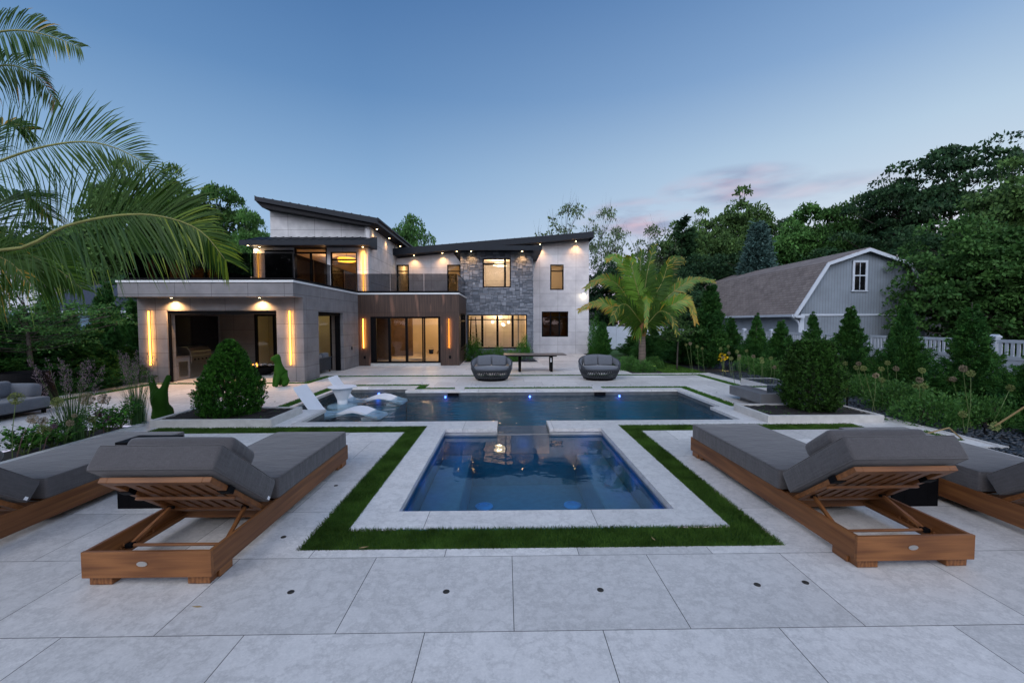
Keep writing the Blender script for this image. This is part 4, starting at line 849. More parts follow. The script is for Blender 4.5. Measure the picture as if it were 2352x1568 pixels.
# ================================================================== TEAK LOUNGERS
def lounger(loc, rz, label, L=3.04, Wd=1.02, mirror=1):
    """local: x across, y from head end (0) to foot end (L)"""
    t = thing('sun_lounger', loc, label, 'sun lounger', 'teak sun loungers on the near patio', rz); hw = Wd/2; th = .032; z0, z1 = .075, .285
    
    for s in (-1, 1): m = MB(); m.box(s*hw, s*(hw-th), th+.0005, L-th-.0005, z0, z1); m.build('side_rail', 'teak', t, .004)
    for a_ in (0, L-th): m = MB(); m.box(-hw-.002, hw+.002, a_, a_+th, z0, z1+.002); m.build('end_rail', 'teak_cross', t, .004)
    m = MB(); m.box(-hw+th, hw-th, 1.03, 1.06, z0+.02, z1-.03)
    for i in range(12): m.box(-hw+th+.003, hw-th-.003, 1.12+i*.155, 1.12+i*.155+.09, z1-.05, z1-.03)
    m.build('slat_base', 'teak_cross', t)
    for s in (-1, 1):
        m = MB(); m.box(s*(hw-th-.05), s*(hw-th-.001), th, 1.03, .115, .14)
        for i in range(6): y = .20+i*.085; m.tube([(s*(hw-th-.03), y, .135), (s*(hw-th-.03), y, .172)], .008, 6)
        m.build('notch_rail', 'teak', t)
    for sx in (-1, 1):
        for y in (.03, L-.30):
            m = MB(); x = sx*(hw-.03); m.box(x-(.12 if sx > 0 else 0)-.06*(sx > 0), x+(.12 if sx < 0 else 0)+.06*(sx < 0), y, y+.09, 0.004, z0-.001); m.box(x-.02, x+.02, y+.091, y+.26, .004, z0-.001); m.build('foot', 'teak', t, .006)
    m = MB(); m.lathe([(.042, 0), (.042, .004), (.0, .005)], n=20, sy=.5); o = m.build('badge', 'brass_plate', t); o.location = (-.03*mirror, -.001, .19); o.rotation_euler = (R(90), 0, 0)
    # backrest, hinged at y=.86
    a = math.atan2(.60, .80); hy, hz = .90, .285
    def pos(s_, n_): return (hy-s_*math.cos(a)-n_*math.sin(a)*-1*-1, hz+s_*math.sin(a)+n_*math.cos(a))
    bk = bpy.data.objects.new('backrest', None)
    M_ = Matrix(((1, 0, 0, 0), (0, -math.cos(a), -math.sin(a), hy), (0, math.sin(a), -math.cos(a)*-1, hz), (0, 0, 0, 1)))
    # local frame: x across, s up the slope, n away from the sitter's side (below) is negative
    def B(mb, x0, x1, s0, s1, n0, n1, mi=0):
        P = [(x, s_, n_) for n_ in (n0, n1) for x, s_ in ((x0, s0), (x1, s0), (x1, s1), (x0, s1))]
        V = [(x, hy-s_*math.cos(a)+n_*math.sin(a), hz+s_*math.sin(a)+n_*math.cos(a)) for x, s_, n_ in P]
        mb.add(V, [(0, 3, 2, 1), (4, 5, 6, 7), (0, 1, 5, 4), (1, 2, 6, 5), (2, 3, 7, 6), (3, 0, 4, 7)], mi)
    bw = hw-.055; m = MB(); S = .95
    B(m, -bw, -bw+.07, 0, S, -.06, -.015); B(m, bw-.07, bw, 0, S, -.06, -.015); B(m, -bw+.07, bw-.07, S-.08, S, -.061, -.014); B(m, -bw+.07, bw-.07, 0, .07, -.061, -.014)
    o = m.build('back_frame', 'teak_cross', t, .004); m = MB()
    for i in range(6): x = -bw+.13+i*(2*bw-.26-.075)/5; B(m, x, x+.075, .07, S-.08, -.045, -.02)
    m.build('back_slat', 'teak', t)
    m = MB(); B(m, -bw+.02, bw-.02, .50, .53, -.085, -.062); m.build('cross_bar', 'teak_cross', t)
    for s in (-1, 1): m = MB(); B(m, s*(bw-.03)-.05, s*(bw-.03)+.05, .62, .70, -.068, -.01); m.build('strap', 'black_metal', t)
    # gas struts
    for s in (-1, 1):
        p0 = (s*(bw-.10), hy-.17*math.cos(a)-.065*math.sin(a), hz+.17*math.sin(a)-.065*math.cos(a)); p1 = (s*(bw-.05), .33, .175)
        m = MB(); m.bar(p0, p1, .030, .026); m.build('strut', 'teak', t)
        m = MB(); m.tube([(p0[0]-.03, p0[1], p0[2]), (p0[0]+.03, p0[1], p0[2])], .016, 8); m.build('hinge', 'black_metal', t)
        m = MB(); m.box(p1[0]-.03, p1[0]+.03, .30, .36, .155, .195); m.build('bracket', 'black_metal', t, .008)
    m = MB(); m.tube([(-bw-.01, .33, .175), (bw+.01, .33, .175)], .014, 8); m.build('prop_rod', 'teak_cross', t)
    # cushions
    c = cushion('seat_cushion', (Wd+.0, L-1.08, .215), t, 'cushion_grey', (0, 1.04+(L-1.08)/2, z1+.107), bev=.028, puff=.008)
    cn = .115; cs = .55; c = cushion('back_cushion', (Wd+.01, 1.02, .215), t, 'cushion_grey', (0, hy-cs*math.cos(a)+cn*math.sin(a), hz+cs*math.sin(a)+cn*math.cos(a)), (-a, 0, 0), .03, .012)
    cs2 = .66; cn2 = .30; c = cushion('head_pillow', (Wd-.08, .42, .15), t, 'cushion_grey', (0, hy-cs2*math.cos(a)+cn2*math.sin(a), hz+cs2*math.sin(a)+cn2*math.cos(a)), (-a, 0, 0), .05, .02)
    m = MB(); B(m, hw-.004, hw+.008, .08, .115, .02, .05); m.build('care_tag', 'white_plastic', t)
    return t
lounger((-2.87, 3.40, 0), 0, 'teak lounger with grey cushions just left of the small spa, backrest raised', 3.0)
lounger((3.475, 3.52, 0), R(.6), 'teak lounger with grey cushions just right of the small spa, backrest raised', 3.2)
lounger((-5.28, 3.44, 0), 0, 'teak lounger cut off by the left edge, beside the low white kerb and flower bed', 3.03)
lounger((5.55, 3.40, 0), 0, 'teak lounger cut off by the right edge, beside the black pebble bed', 3.05)
def side_table(loc, label):
    t = thing('side_table', loc, label, 'side table', 'dark box side tables between the loungers'); a = .262
    for y, nm in ((0, 'front_panel'), (.30, 'rear_panel')):
        m = MB(); grid_wall(m, 'y', -a, a, 0, .76, y, .03, [(-a+.13, a-.13, .36, .70)]); m.build(nm, 'black_metal', t, .003)
    m = MB(); m.box(-a, a, .031, .299, .738, .76); m.build('top', 'black_metal', t, .003); m = MB(); m.box(-a, a, .031, .299, .33, .355); m.build('shelf', 'black_metal', t)
side_table((-4.15, 4.88, 0), 'dark metal box side table between the two left loungers'); side_table((4.655, 4.75, 0), 'dark metal box side table between the two right loungers')

# ================================================================== WOVEN LOVESEATS, TABLE, FIRE TABLE
def loveseat(loc, rz, label):
    t = thing('loveseat', loc, label, 'loveseat', 'round woven loveseats facing the pool', rz); a, b = .72, .62
    def ell(z, k, n=60, fr=0, to=1): return [(a*k*math.sin(2*PI*(fr+(to-fr)*i/n)), -b*k*math.cos(2*PI*(fr+(to-fr)*i/n)), z) for i in range(n+1)]
    # bowl profile k(z) and rim height around
    def rim(u):  # u 0 front .. 1 back
        return .40+.46*max(0, (u-.18)/.82)**.75 if u > .18 else .40
    m = MB(); n = 54
    for i in range(n):
        th = 2*PI*i/n; u = (1-math.cos(th))/2; zr = rim(u)
        for sk in (-.06, .06):
            pts = []
            for j in range(7):
                f = j/6; z = .07+(zr-.07)*f; k = .80+.22*min(1, (z-.07)/.33)**.8 if z < .4 else 1.02+.03*(z-.4); q = th+sk*(f-.5)*2
                pts.append((a*k*math.sin(q), -b*k*math.cos(q), z))
            m.tube(pts, .013, 4, cap=False)
    m.build('woven_shell', 'rope', t)
    m = MB(); m.tube(ell(.07, .80), .022, 6, cap=False); m.tube([(p[0], p[1], .07+.0) for p in ell(.0, .5)], .02, 5, cap=False)
    for i in range(8): q = i*PI/4; m.tube([(a*.5*math.sin(q), b*.5*math.cos(q), .07), (a*.8*math.sin(q), b*.8*math.cos(q), .07)], .015, 5)
    m.build('base_ring', 'black_metal', t)
    m = MB(); m.lathe([(.5, 0), (.52, .05), (.5, .055), (0, .055)], n=30, sy=.86); m.build('plinth', 'black_metal', t)
    pts = []
    for i in range(61):
        th = 2*PI*i/60; u = (1-math.cos(th))/2; k = 1.02+.03*max(0, rim(u)-.4); pts.append((a*k*math.sin(th), -b*k*math.cos(th), rim(u)))
    m = MB(); m.tube(pts, .032, 8, cap=False); m.build('rim', 'rope', t)
    m = MB(); pts = [p for p in pts[12:49]]; V = []
    for p in pts: V += [(p[0]*1.03, p[1]*1.03, p[2]+.02), (p[0]*1.03, p[1]*1.03, p[2]-.17)]
    for p in pts: V += [(p[0]*.93, p[1]*.93, p[2]+.015), (p[0]*.92, p[1]*.92, p[2]-.20)]
    k = len(pts); m.add(V, [(2*i, 2*i+2, 2*i+3, 2*i+1) for i in range(k-1)]+[(2*k+2*i, 2*k+2*i+1, 2*k+2*i+3, 2*k+2*i+2) for i in range(k-1)]+[(2*i, 2*k+2*i, 2*k+2*i+2, 2*i+2) for i in range(k-1)]); m.build('back_band', 'cushion_blue', t, smooth=True)
    m = MB(); m.lathe([(0.001, .32), (.64, .32), (.685, .36), (.685, .44), (.65, .485), (.3, .505), (.001, .51)], n=40, sy=.86); m.build('seat_cushion', 'cushion_blue', t, smooth=True)
    for s in (-1, 1): cushion('back_cushion', (.52, .17, .38), t, loc=(s*.272, .30, .68), rot=(R(-12), 0, R(-6*s)), bev=.06, puff=.0)
loveseat((-.51, 15.75, 0), 0, 'round woven loveseat left of the dark table, facing the pool'); loveseat((3.45, 15.75, 0), 0, 'round woven loveseat right of the dark table, facing the pool')
t = thing('extending_table', (1.3, 18.35, 0), 'long dark outdoor table with two blade legs behind the loveseats', 'table')
m = MB(); m.box(-1.38, 1.24, -.52, .52, .73, .76); m.build('tabletop', 'table_dark', t, .004); m = MB(); m.box(-1.34, .84, -.46, .46, .68, .729); m.build('apron', 'black_metal', t)
for x in (-.69, .66): m = MB(); m.prism([(x-.05, 0), (x+.05, 0), (x+.06, .68), (x-.06, .68)], 'y', -.1, .45); m.build('leg', 'black_metal', t)
m = MB(); m.box(.60, .66, -.125, -.115, .42, .60); m.build('paper_tag', 'white_plastic', t)
t = thing('fire_table', (6.85, 10.9, 0), 'long grey concrete fire table with black pebbles and a glass guard', 'fire table'); m = MB()
grid_w = [(-.67, .67, -.62, .85)]; m.box(-.67, .67, -.62, .85, .12, .30); m.box(-.67, -.42, -.62, .85, .301, .355); m.box(.42, .67, -.62, .85, .301, .355); m.box(-.42, .42, -.62, -.45, .301, .355); m.box(-.42, .42, .68, .85, .301, .355); m.build('body', 'fire_grey', t, .004)
m = MB(); m.box(-.5, .5, -.5, .6, 0, .12); m.build('plinth', 'fire_grey', t)
V = []; Q = []
for i in range(420): V.append(iv*np.array([.026, .02, .016])+[rg.uniform(-.40, .40), rg.uniform(-.43, .66), .335+rg.random()*.02]); Q.append(iq+i*len(iv))
npmesh('pebble', np.concatenate(V), np.concatenate(Q), 'pebble_black', t)['kind'] = 'stuff'
g_ = MB()
for a, b in (((-.44, -.47), (-.44, .70)), ((-.44, .70), (.44, .70)), ((.44, .70), (.44, -.47)), ((.44, -.47), (-.44, -.47))): g_.add([(*a, .356), (*b, .356), (*b, .56), (*a, .56)], [(0, 1, 2, 3)])
g_.build('glass_guard', 'clear_glass', t); m = MB(); m.tube([(-.44, -.47, .56), (-.44, .70, .56), (.44, .70, .56), (.44, -.47, .56), (-.44, -.47, .56)], .005, 4); m.build('guard_edge', 'white_metal', t)

# corner sofa on the left
t = thing('garden_sofa', (-10.85, 9.0, 0), 'low dark blue-grey outdoor sofa with thick cushions at the left edge', 'sofa')
m = MB(); m.box(-1.05, -.02, -2.6, 1.40, .09, .13); m.build('base', 'black_metal', t)
for y in (-.9, -.25, .35, 1.32): m = MB(); m.box(-.14, -.08, y-.03, y+.03, 0, .09); m.build('foot', 'black_metal', t)
cushion('seat_cushion', (1.08, 1.18, .26), t, loc=(-.54, .81, .26), bev=.05, puff=.01); cushion('seat_cushion', (1.08, 1.2, .26), t, loc=(-.54, -.40, .26), bev=.05, puff=.01); cushion('seat_cushion', (1.08, 1.2, .26), t, loc=(-.54, -1.62, .26), bev=.05, puff=.01)
cushion('back_cushion', (.34, 1.0, .40), t, loc=(-.80, .80, .56), rot=(0, R(-14), R(10)), bev=.11, puff=0); cushion('back_cushion', (.34, 1.1, .42), t, loc=(-.80, -.42, .56), rot=(0, R(-12), 0), bev=.11); cushion('back_cushion', (.34, 1.1, .42), t, loc=(-.80, -1.6, .56), rot=(0, R(-12), 0), bev=.11)
cushion('arm_cushion', (.8, .30, .36), t, loc=(-.62, 1.32, .52), rot=(R(-10), 0, 0), bev=.11)
m = MB(); m.lathe([(.66, 0), (.66, .03), (.49, .86), (.47, .86), (.46, .80), (0, .80)], n=40); o = m.build('cone_planter', 'black_metal', smooth=False); o.location = (-12.5, 11.3, 0); tag(o, 'big black cone-shaped planter behind the garden sofa', 'planter')

# in-water loungers and pedestal table
def water_lounger(loc, rz, label):
    t = thing('water_lounger', loc, label, 'pool lounger', 'white moulded loungers standing in the shallow water', rz)
    pr = [(-1.0, .50), (-.86, .30), (-.70, .08), (-.56, -.12), (-.44, -.21), (-.28, -.235), (-.10, -.22), (.10, -.16), (.30, -.09), (.48, -.065), (.66, -.09), (.84, -.155), (1.02, -.21), (1.16, -.235)]
    hw = .33; m = MB(); n = len(pr); V = []
    for s in (-hw, hw):
        for k, off in ((0, 0), (1, -.07)):
            for x, z in pr: V.append((x+(.03 if k else 0), s, z+off))
    f = []
    for i in range(n-1):
        f += [(i, i+1, 2*n+i+1, 2*n+i), (n+i, 3*n+i, 3*n+i+1, n+i+1), (i, n+i, n+i+1, i+1), (2*n+i, 2*n+i+1, 3*n+i+1, 3*n+i)]
    f += [(0, 2*n, 3*n, n), (n-1, 2*n-1, 4*n-1, 3*n-1)]; m.add(V, f); o = m.build('shell', 'white_plastic', t); o.data.polygons.foreach_set('use_smooth', [False]*len(o.data.polygons))
    s = o.modifiers.new('bevel', 'BEVEL'); s.width = .015; s.segments = 2; s.angle_limit = R(50)
    m = MB(); m.box(-.5, -.1, -.25, .25, -.345, -.30); m.box(.7, 1.1, -.25, .25, -.345, -.28); m.build('foot', 'white_plastic', t)
water_lounger((-4.30, 11.05, 0), R(-4), 'white moulded pool lounger nearer the camera, left end of the pool'); water_lounger((-4.22, 13.0, 0), R(-2), 'white moulded pool lounger farther back, behind the pedestal table')
t = thing('pedestal_table', (-4.60, 12.15, -.355), 'white flared pedestal table standing in the shallow pool water', 'table'); m = MB(); m.lathe([(.40, 0), (.40, .13), (.38, .15), (.135, .16)], n=36); m.build('base', 'white_plastic', t, smooth=False)
m = MB(); m.lathe([(.13, .16), (.14, .30), (.27, .60), (.31, .64), (.0, .64)], n=36); m.build('stem', 'white_plastic', t); m = MB(); m.lathe([(.31, .64), (.385, .655), (.385, .675), (0, .675)], n=40); m.build('tabletop', 'white_plastic', t)

# ================================================================== TOPIARY ANIMALS (grass covered)
def skinned(name, verts, edges, radii, mat, parent, lv=2, hair=.014, dens=5200):
    me = bpy.data.meshes.new(name); me.from_pydata(verts, edges, []); o = bpy.data.objects.new(name, me); COL.objects.link(o)
    s = o.modifiers.new('s', 'SKIN'); s.use_smooth_shade = True
    for i, r_ in enumerate(radii):
        v = me.skin_vertices[0].data[i]; v.radius = r_ if isinstance(r_, tuple) else (r_, r_); v.use_root = (i == 0)
    u = o.modifiers.new('u', 'SUBSURF'); u.levels = lv; u.render_levels = lv
    bpy.context.view_layer.update(); dg = bpy.context.evaluated_depsgraph_get(); ev = o.evaluated_get(dg); em = bpy.data.meshes.new_from_object(ev); bpy.data.objects.remove(o)
    o = bpy.data.objects.new(name, em); COL.objects.link(o); em.materials.clear(); em.materials.append(MATS[mat]); o.parent = parent
    em.calc_loop_triangles(); T = np.array([t_.vertices[:] for t_ in em.loop_triangles]); C_ = np.array([v.co[:] for v in em.vertices]); Nn = np.array([v.normal[:] for v in em.vertices])
    A = np.linalg.norm(np.cross(C_[T[:, 1]]-C_[T[:, 0]], C_[T[:, 2]]-C_[T[:, 0]]), axis=1)/2; n = int(A.sum()*dens); k = NR.choice(len(T), n, p=A/A.sum())
    w_ = NR.dirichlet((1, 1, 1), n)[:, :, None]; P = (C_[T[k]]*w_).sum(1); D = (Nn[T[k]]*w_).sum(1)
    V, Q = leafcloud(P-D*.004, D, hair, .3, .35); npmesh('grass_coat', V, Q, mat, parent)
    return o
t = thing('dog_topiary', (-7.45, 14.35, 0), 'green grass-covered sitting dog topiary by the pavilion corner', 'topiary'); t.rotation_euler = (0, 0, R(-40)); t.scale = (.85, .85, .98)
V_ = [(0, .12, .30), (0, .0, .50), (0, -.07, .70), (0, -.09, .86), (0, -.13, .99), (0, -.27, .955), (0, -.35, .94), (0, .15, .17), (.10, -.12, .40), (.10, -.19, .20), (.10, -.20, .07), (.10, -.28, .05), (-.10, -.12, .40), (-.10, -.19, .20), (-.10, -.20, .07), (-.10, -.28, .05), (.18, .10, .15), (.2, -.04, .05), (-.18, .10, .15), (-.2, -.04, .05), (.085, -.07, 1.08), (-.085, -.07, 1.08)]
E_ = [(0, 1), (1, 2), (2, 3), (3, 4), (4, 5), (5, 6), (0, 7), (1, 8), (8, 9), (9, 10), (10, 11), (1, 12), (12, 13), (13, 14), (14, 15), (7, 16), (16, 17), (7, 18), (18, 19), (4, 20), (4, 21)]
skinned('body', V_, E_, [.18, .18, .15, .12, .135, .085, .075, .17, .11, .085, .075, .06, .11, .085, .075, .06, .13, .07, .13, .07, .045, .045], 'topiary', t)
t = thing('rabbit_topiary', (-7.72, 9.75, -.12), 'green grass-covered rabbit topiary with tall ears behind the left planter', 'topiary'); t.rotation_euler = (0, 0, R(20))
V_ = [(0, 0, .18), (0, .18, .2), (0, -.12, .38), (0, -.17, .58), (0, -.32, .55), (.11, -.16, .82), (.19, -.13, 1.08), (-.10, -.16, .82), (-.16, -.13, 1.08), (0, .34, .1), (.12, -.2, .1), (-.12, -.2, .1), (.13, -.17, .98), (-.13, -.17, .98)]
E_ = [(0, 1), (0, 2), (2, 3), (3, 4), (3, 5), (5, 6), (3, 7), (7, 8), (1, 9), (0, 10), (0, 11)]
skinned('body', V_[:12], E_, [.2, .19, .15, .15, .08, .07, .05, .07, .05, .06, .09, .09], 'topiary', t)

# ================================================================== NEIGHBOURING HOUSES AND FENCES
def sash(parent, x0, x1, y, z0, z1, nm='window'):
    m = MB(); m.box(x0, x1, y-.04, y, z0, z1); w_ = .07
    o = m.build(nm, 'mirror_glass', parent); m = MB()
    for q in ((x0-.06, x0+.05, z0-.04, z1+.06), (x1-.05, x1+.06, z0-.04, z1+.06), (x0+.05, x1-.05, z1-.05, z1+.06), (x0+.05, x1-.05, (z0+z1)/2-.03, (z0+z1)/2+.03), (x0-.1, x1+.1, z0-.10, z0-.04)): m.box(q[0], q[1], y-.075, y-.041, q[2], q[3])
    xm = (x0+x1)/2; m.box(xm-.012, xm+.012, y-.06, y-.041, z0, z1); m.build('frame', 'trim_white', o)
G = thing('gambrel_house', (0, 0, 0), 'grey neighbouring house with a gambrel brown shingle roof behind the white fence', 'house'); y0, y1 = 22.0, 35.5
prof = [(15.35, 0), (22.0, 0), (22.0, 2.5), (20.75, 5.1), (18.68, 5.78), (16.60, 5.1), (15.35, 2.5)]
m = MB(); m.prism(prof[2:]+[], 'y', y0+.25, y0+.5); m.build('gable_wall', 'siding_grey', G); m = MB(); m.box(15.35, 22, y0+.27, y1, 0, 2.5); m.build('lower_wall', 'siding_grey', G)
m = MB(); m.box(15.335, 15.35, y0+.3, y1, 0, 2.5); m.build('side_wall', 'siding_pale', G)
def band(P, th, y0_, y1_, nm, mt):
    m = MB(); Q = []
    for i, (x, z) in enumerate(P):
        a = Vector(P[max(i-1, 0)]); b = Vector(P[min(i+1, len(P)-1)]); d = (b-a).normalized(); Q.append((x+d.y*th*1.0, z-d.x*th*1.0))
    for i in range(len(P)-1): m.prism([P[i], P[i+1], Q[i+1], Q[i]], 'y', y0_, y1_)
    return m.build(nm, mt, G)
RP = [(14.83, 2.47), (16.53, 5.17), (18.68, 5.9), (20.83, 5.17), (22.55, 2.47)]
band(RP, .10, y0, y1, 'roof', 'shingle_brown'); RP2 = [(x, z+.0) for x, z in RP]
band([(14.80, 2.40), (16.51, 5.12), (18.68, 5.86), (20.85, 5.12), (22.58, 2.40)], .17, y0-.06, y0-.003, 'rake_board', 'trim_white')
m = MB(); m.box(14.80, 15.4, y0-.03, y0+.2, 2.30, 2.44); m.box(15.36, 22.0, y0+.22, y0+.245, 2.40, 2.50); m.box(15.33, 15.55, y0+.23, y0+.248, 0, 2.38); m.build('trim', 'trim_white', G)
m = MB(); m.box(14.74, 14.84, y0, y1, 2.36, 2.48); m.tube([(14.85, y0+.2, 2.35), (15.2, y0+.2, 2.1), (15.28, y0+.2, 1.9), (15.28, y0+.2, 0)], .05, 6); m.build('gutter', 'trim_white', G)
sash(G, 18.05, 18.72, y0+.25, 3.75, 5.2); sash(G, 20.4, 21.3, y0+.265, .5, 2.0)
m = MB(); m.box(22.0, 24.6, y0+2.0, y1, 0, 2.35); m.build('annex_wall', 'siding_pale', G); m = MB(); m.prism([(22.0, 3.2), (24.9, 2.3), (24.9, 2.42), (22.0, 3.35)], 'y', y0+1.8, y1); m.build('annex_roof', 'shingle_brown', G)
H2 = thing('cream_house', (0, 0, 0), 'cream house with a low brown roof half hidden by the palm', 'house')
m = MB(); m.box(13.2, 24, 37.5, 43, 0, 3.1); m.build('wall', 'siding_cream', H2); m = MB(); m.prism([(37.0, 3.2), (41, 5.3), (45, 3.2), (45, 3.05), (37, 3.05)], 'x', 12.9, 24); m.build('roof', 'shingle_brown', H2)
m = MB(); m.box(12.9, 24, 36.93, 37.0, 3.0, 3.22); m.prism([(12.55, 2.9), (15.2, 2.9), (15.2, 3.4), (14.0, 4.4), (12.55, 3.5)], 'y', 36.6, 36.9); m.tube([(15.0, 36.9, 3.0), (14.6, 37.3, 2.7), (14.6, 37.4, 0)], .05, 6); m.build('trim', 'trim_white', H2)
m = MB(); m.box(19.0, 19.6, 40, 40.6, 4.6, 6.3); m.build('chimney', 'brick_red', H2); m = MB(); m.box(19.1, 19.5, 40.1, 40.5, 6.3, 6.55); m.build('chimney_cap', 'white_metal', H2)
H3 = thing('white_outbuilding', (0, 0, 0), 'pale house wall with one small window far beyond the white gate', 'house'); m = MB(); m.box(7.0, 10.2, 40.5, 46, 0, 3.4); m.build('wall', 'siding_white', H3); m = MB(); m.prism([(6.6, 3.3), (8.6, 4.9), (10.6, 3.3)], 'y', 40.2, 46.3); m.build('roof', 'shingle_blue', H3); m = MB(); m.box(8.7, 9.2, 40.45, 40.49, 1.2, 2.5); m.build('window', 'mirror_glass', H3)
H4 = thing('blue_house', (0, 0, 0), 'blue-grey house with a dark shingle roof behind the left hedge', 'house')
m = MB(); m.box(-36, -17.6, 28.5, 36, 0, 2.9); m.build('wall', 'siding_white', H4); m = MB(); m.box(-36, -25.0, 28.3, 28.49, 0, 2.9); m.build('blue_wall', 'siding_blue', H4)
m = MB(); m.prism([(28.0, 2.85), (32, 4.9), (36.5, 2.85)], 'x', -31, -17.0); m.build('roof', 'shingle_blue', H4); m = MB(); m.box(-31, -17.0, 27.93, 28.0, 2.75, 2.92); m.build('trim', 'trim_white', H4); sash(H4, -22.0, -21.2, 28.5, 1.2, 2.4); m = MB(); m.box(-23.4, -22.6, 31.4, 32.2, 4.2, 5.6); m.build('chimney', 'siding_cream', H4)
H5 = thing('white_house', (0, 0, 0), 'white gabled house glimpsed through leaves at the far left edge', 'house'); m = MB(); m.box(-44, -31, 31.5, 38, 0, 3.4); m.prism([(-44, 3.4), (-31, 3.4), (-36.5, 6.0)], 'y', 31.6, 37.8); m.build('wall', 'siding_white', H5); m = MB(); m.prism([(-44.5, 3.35), (-36.5, 6.05), (-30.5, 3.35), (-30.5, 3.5), (-36.5, 6.25), (-44.5, 3.5)], 'y', 31.2, 38); m.build('roof', 'shingle_brown', H5)
def fence(x, y0, y1, label):
    t = thing('fence', (x, y0, 0), label, 'fence'); n = int(round((y1-y0)/2.4)); st = (y1-y0)/n
    for i in range(n+1):
        m = MB(); m.box(-.07, .07, -.07, .07, 0, 1.66); m.box(-.09, .09, -.09, .09, 1.66, 1.70); m.prism([(-.09, 1.70), (.09, 1.70), (0, 1.75)], 'y', -.09, .09); o = m.build('post', 'trim_white', t); o.location.y = i*st
    for i in range(n):
        a = i*st+.07; b = (i+1)*st-.07; m = MB(); m.box(-.025, .025, a, b, 1.54, 1.62); m.box(-.025, .025, a, b, 1.10, 1.20); m.box(-.025, .025, a, b, .05, .12)
        k = int((b-a)/.13)
        for j in range(k): q = a+(j+.5)*(b-a)/k; m.box(-.012, .012, q-.035, q+.035, 1.20, 1.54)
        m.box(-.012, .012, a, b, .12, 1.10); m.build('panel', 'trim_white', t)
    return t
fence(12.95, 4.0, 32.8, 'long white vinyl fence with a row of short pickets on top, right side')
t = thing('fence', (6.4, 33, 0), 'white solid vinyl fence panel at the end of the lawn', 'fence')
for i in range(4): m = MB(); m.box(-.07, .07, -.07, .07, 0, 1.86); m.prism([(-.09, 1.86), (.09, 1.86), (0, 1.93)], 'y', -.09, .09); o = m.build('post', 'trim_white', t); o.location.x = i*2.18
for i in range(3):
    m = MB(); a = i*2.18+.07; m.box(a, a+2.04, -.02, .02, .05, 1.78)
    for j in range(13): m.box(a+.15*j+.02, a+.15*j+.03, -.026, -.021, .1, 1.7)
    m.build('panel', 'trim_white', t)
sheet('planting_bed', [(-2.2, 22.9), (1.75, 22.9), (1.62, 24.96), (-2.2, 24.96)], .006, 'mulch')

# ================================================================== TREES
def oak_proto(seed, H, Rc, base, nclump, per, leaf, mat, flat=.85, crad=.20, trunk=.22, bark='bark', gap=0., bare=0):
    """trunk + limbs to every leaf clump; returns (trunk_mesh_builder, V, Q)"""
    rg = np.random.default_rng(seed); cz = (H+base)/2; hz = (H-base)/2; C = []
    while len(C) < nclump:
        d = sph(1, rg)[0]*(rg.random()**.38); p = np.array([d[0]*Rc, d[1]*Rc, cz+d[2]*hz])
        k = 1+.22*math.sin(p[0]*1.1+seed)+.18*math.sin(p[1]*1.3+p[2]*.9+seed*2)
        p[:2] *= k*(1-.35*max(0, d[2])); p[2] = cz+(p[2]-cz)*(.85+.3*rg.random())
        if p[2] < base: continue
        C.append(p)
    C = np.array(C); V, Q = [], []; P = []; D = []
    for c in C:
        r_ = crad*Rc*(.6+.8*rg.random()); n = int(per*(.6+.8*rg.random())); d = sph(n, rg); d[:, 2] = np.abs(d[:, 2])*.9-.25
        q = c+d*(r_*np.array([1.25, 1.25, flat]))*(.55+.5*rg.random(n))[:, None]; P.append(q); D.append(d*.6+np.array([0, 0, -.15]))
    P = np.concatenate(P); D = np.concatenate(D); V, Q = leafcloud(P, D, leaf, .62, .55, rg)
    m = MB(); top = H*.82; px = [(.0, .0, 0)]; lean = rg.normal(size=2)*.04*H
    axis = [Vector((lean[0]*t*t, lean[1]*t*t, top*t)) for t in np.linspace(0, 1, 7)]; m.tube(axis, [trunk*(1-.85*i/6)+.01 for i in range(7)], 8)
    for i, c in enumerate(C[:min(len(C), 70)]):
        t = max(.25, min(.95, (c[2]-.28*np.linalg.norm(c[:2]))/top)); k = t*6; a = axis[int(k)].lerp(axis[min(6, int(k)+1)], k-int(k)); e = Vector(c)
        mid = a.lerp(e, .5)+Vector((0, 0, -.06*(e-a).length)); m.tube([a, mid, e], [trunk*.30*(1-.6*t), trunk*.18*(1-.5*t), .015], 5, cap=False)
        for _ in range(bare):
            f = e+Vector(rg.normal(size=3)*crad*Rc*.9+np.array([0, 0, crad*Rc*.9])); m.tube([e, f], [.012, .004], 3, cap=False)
    return m, V, Q
PROTO = {}
def proto_tree(key, name, cat, *a, **k):
    mat = a[7]; m, V, Q = oak_proto(*a, **k); t = thing(name, (0, -300, 0), 'x', cat); m.build('trunk', 'bark', t, smooth=True); npmesh('crown', V, Q, mat, t); PROTO[key] = [t, a[1], a[2], 0]; return t
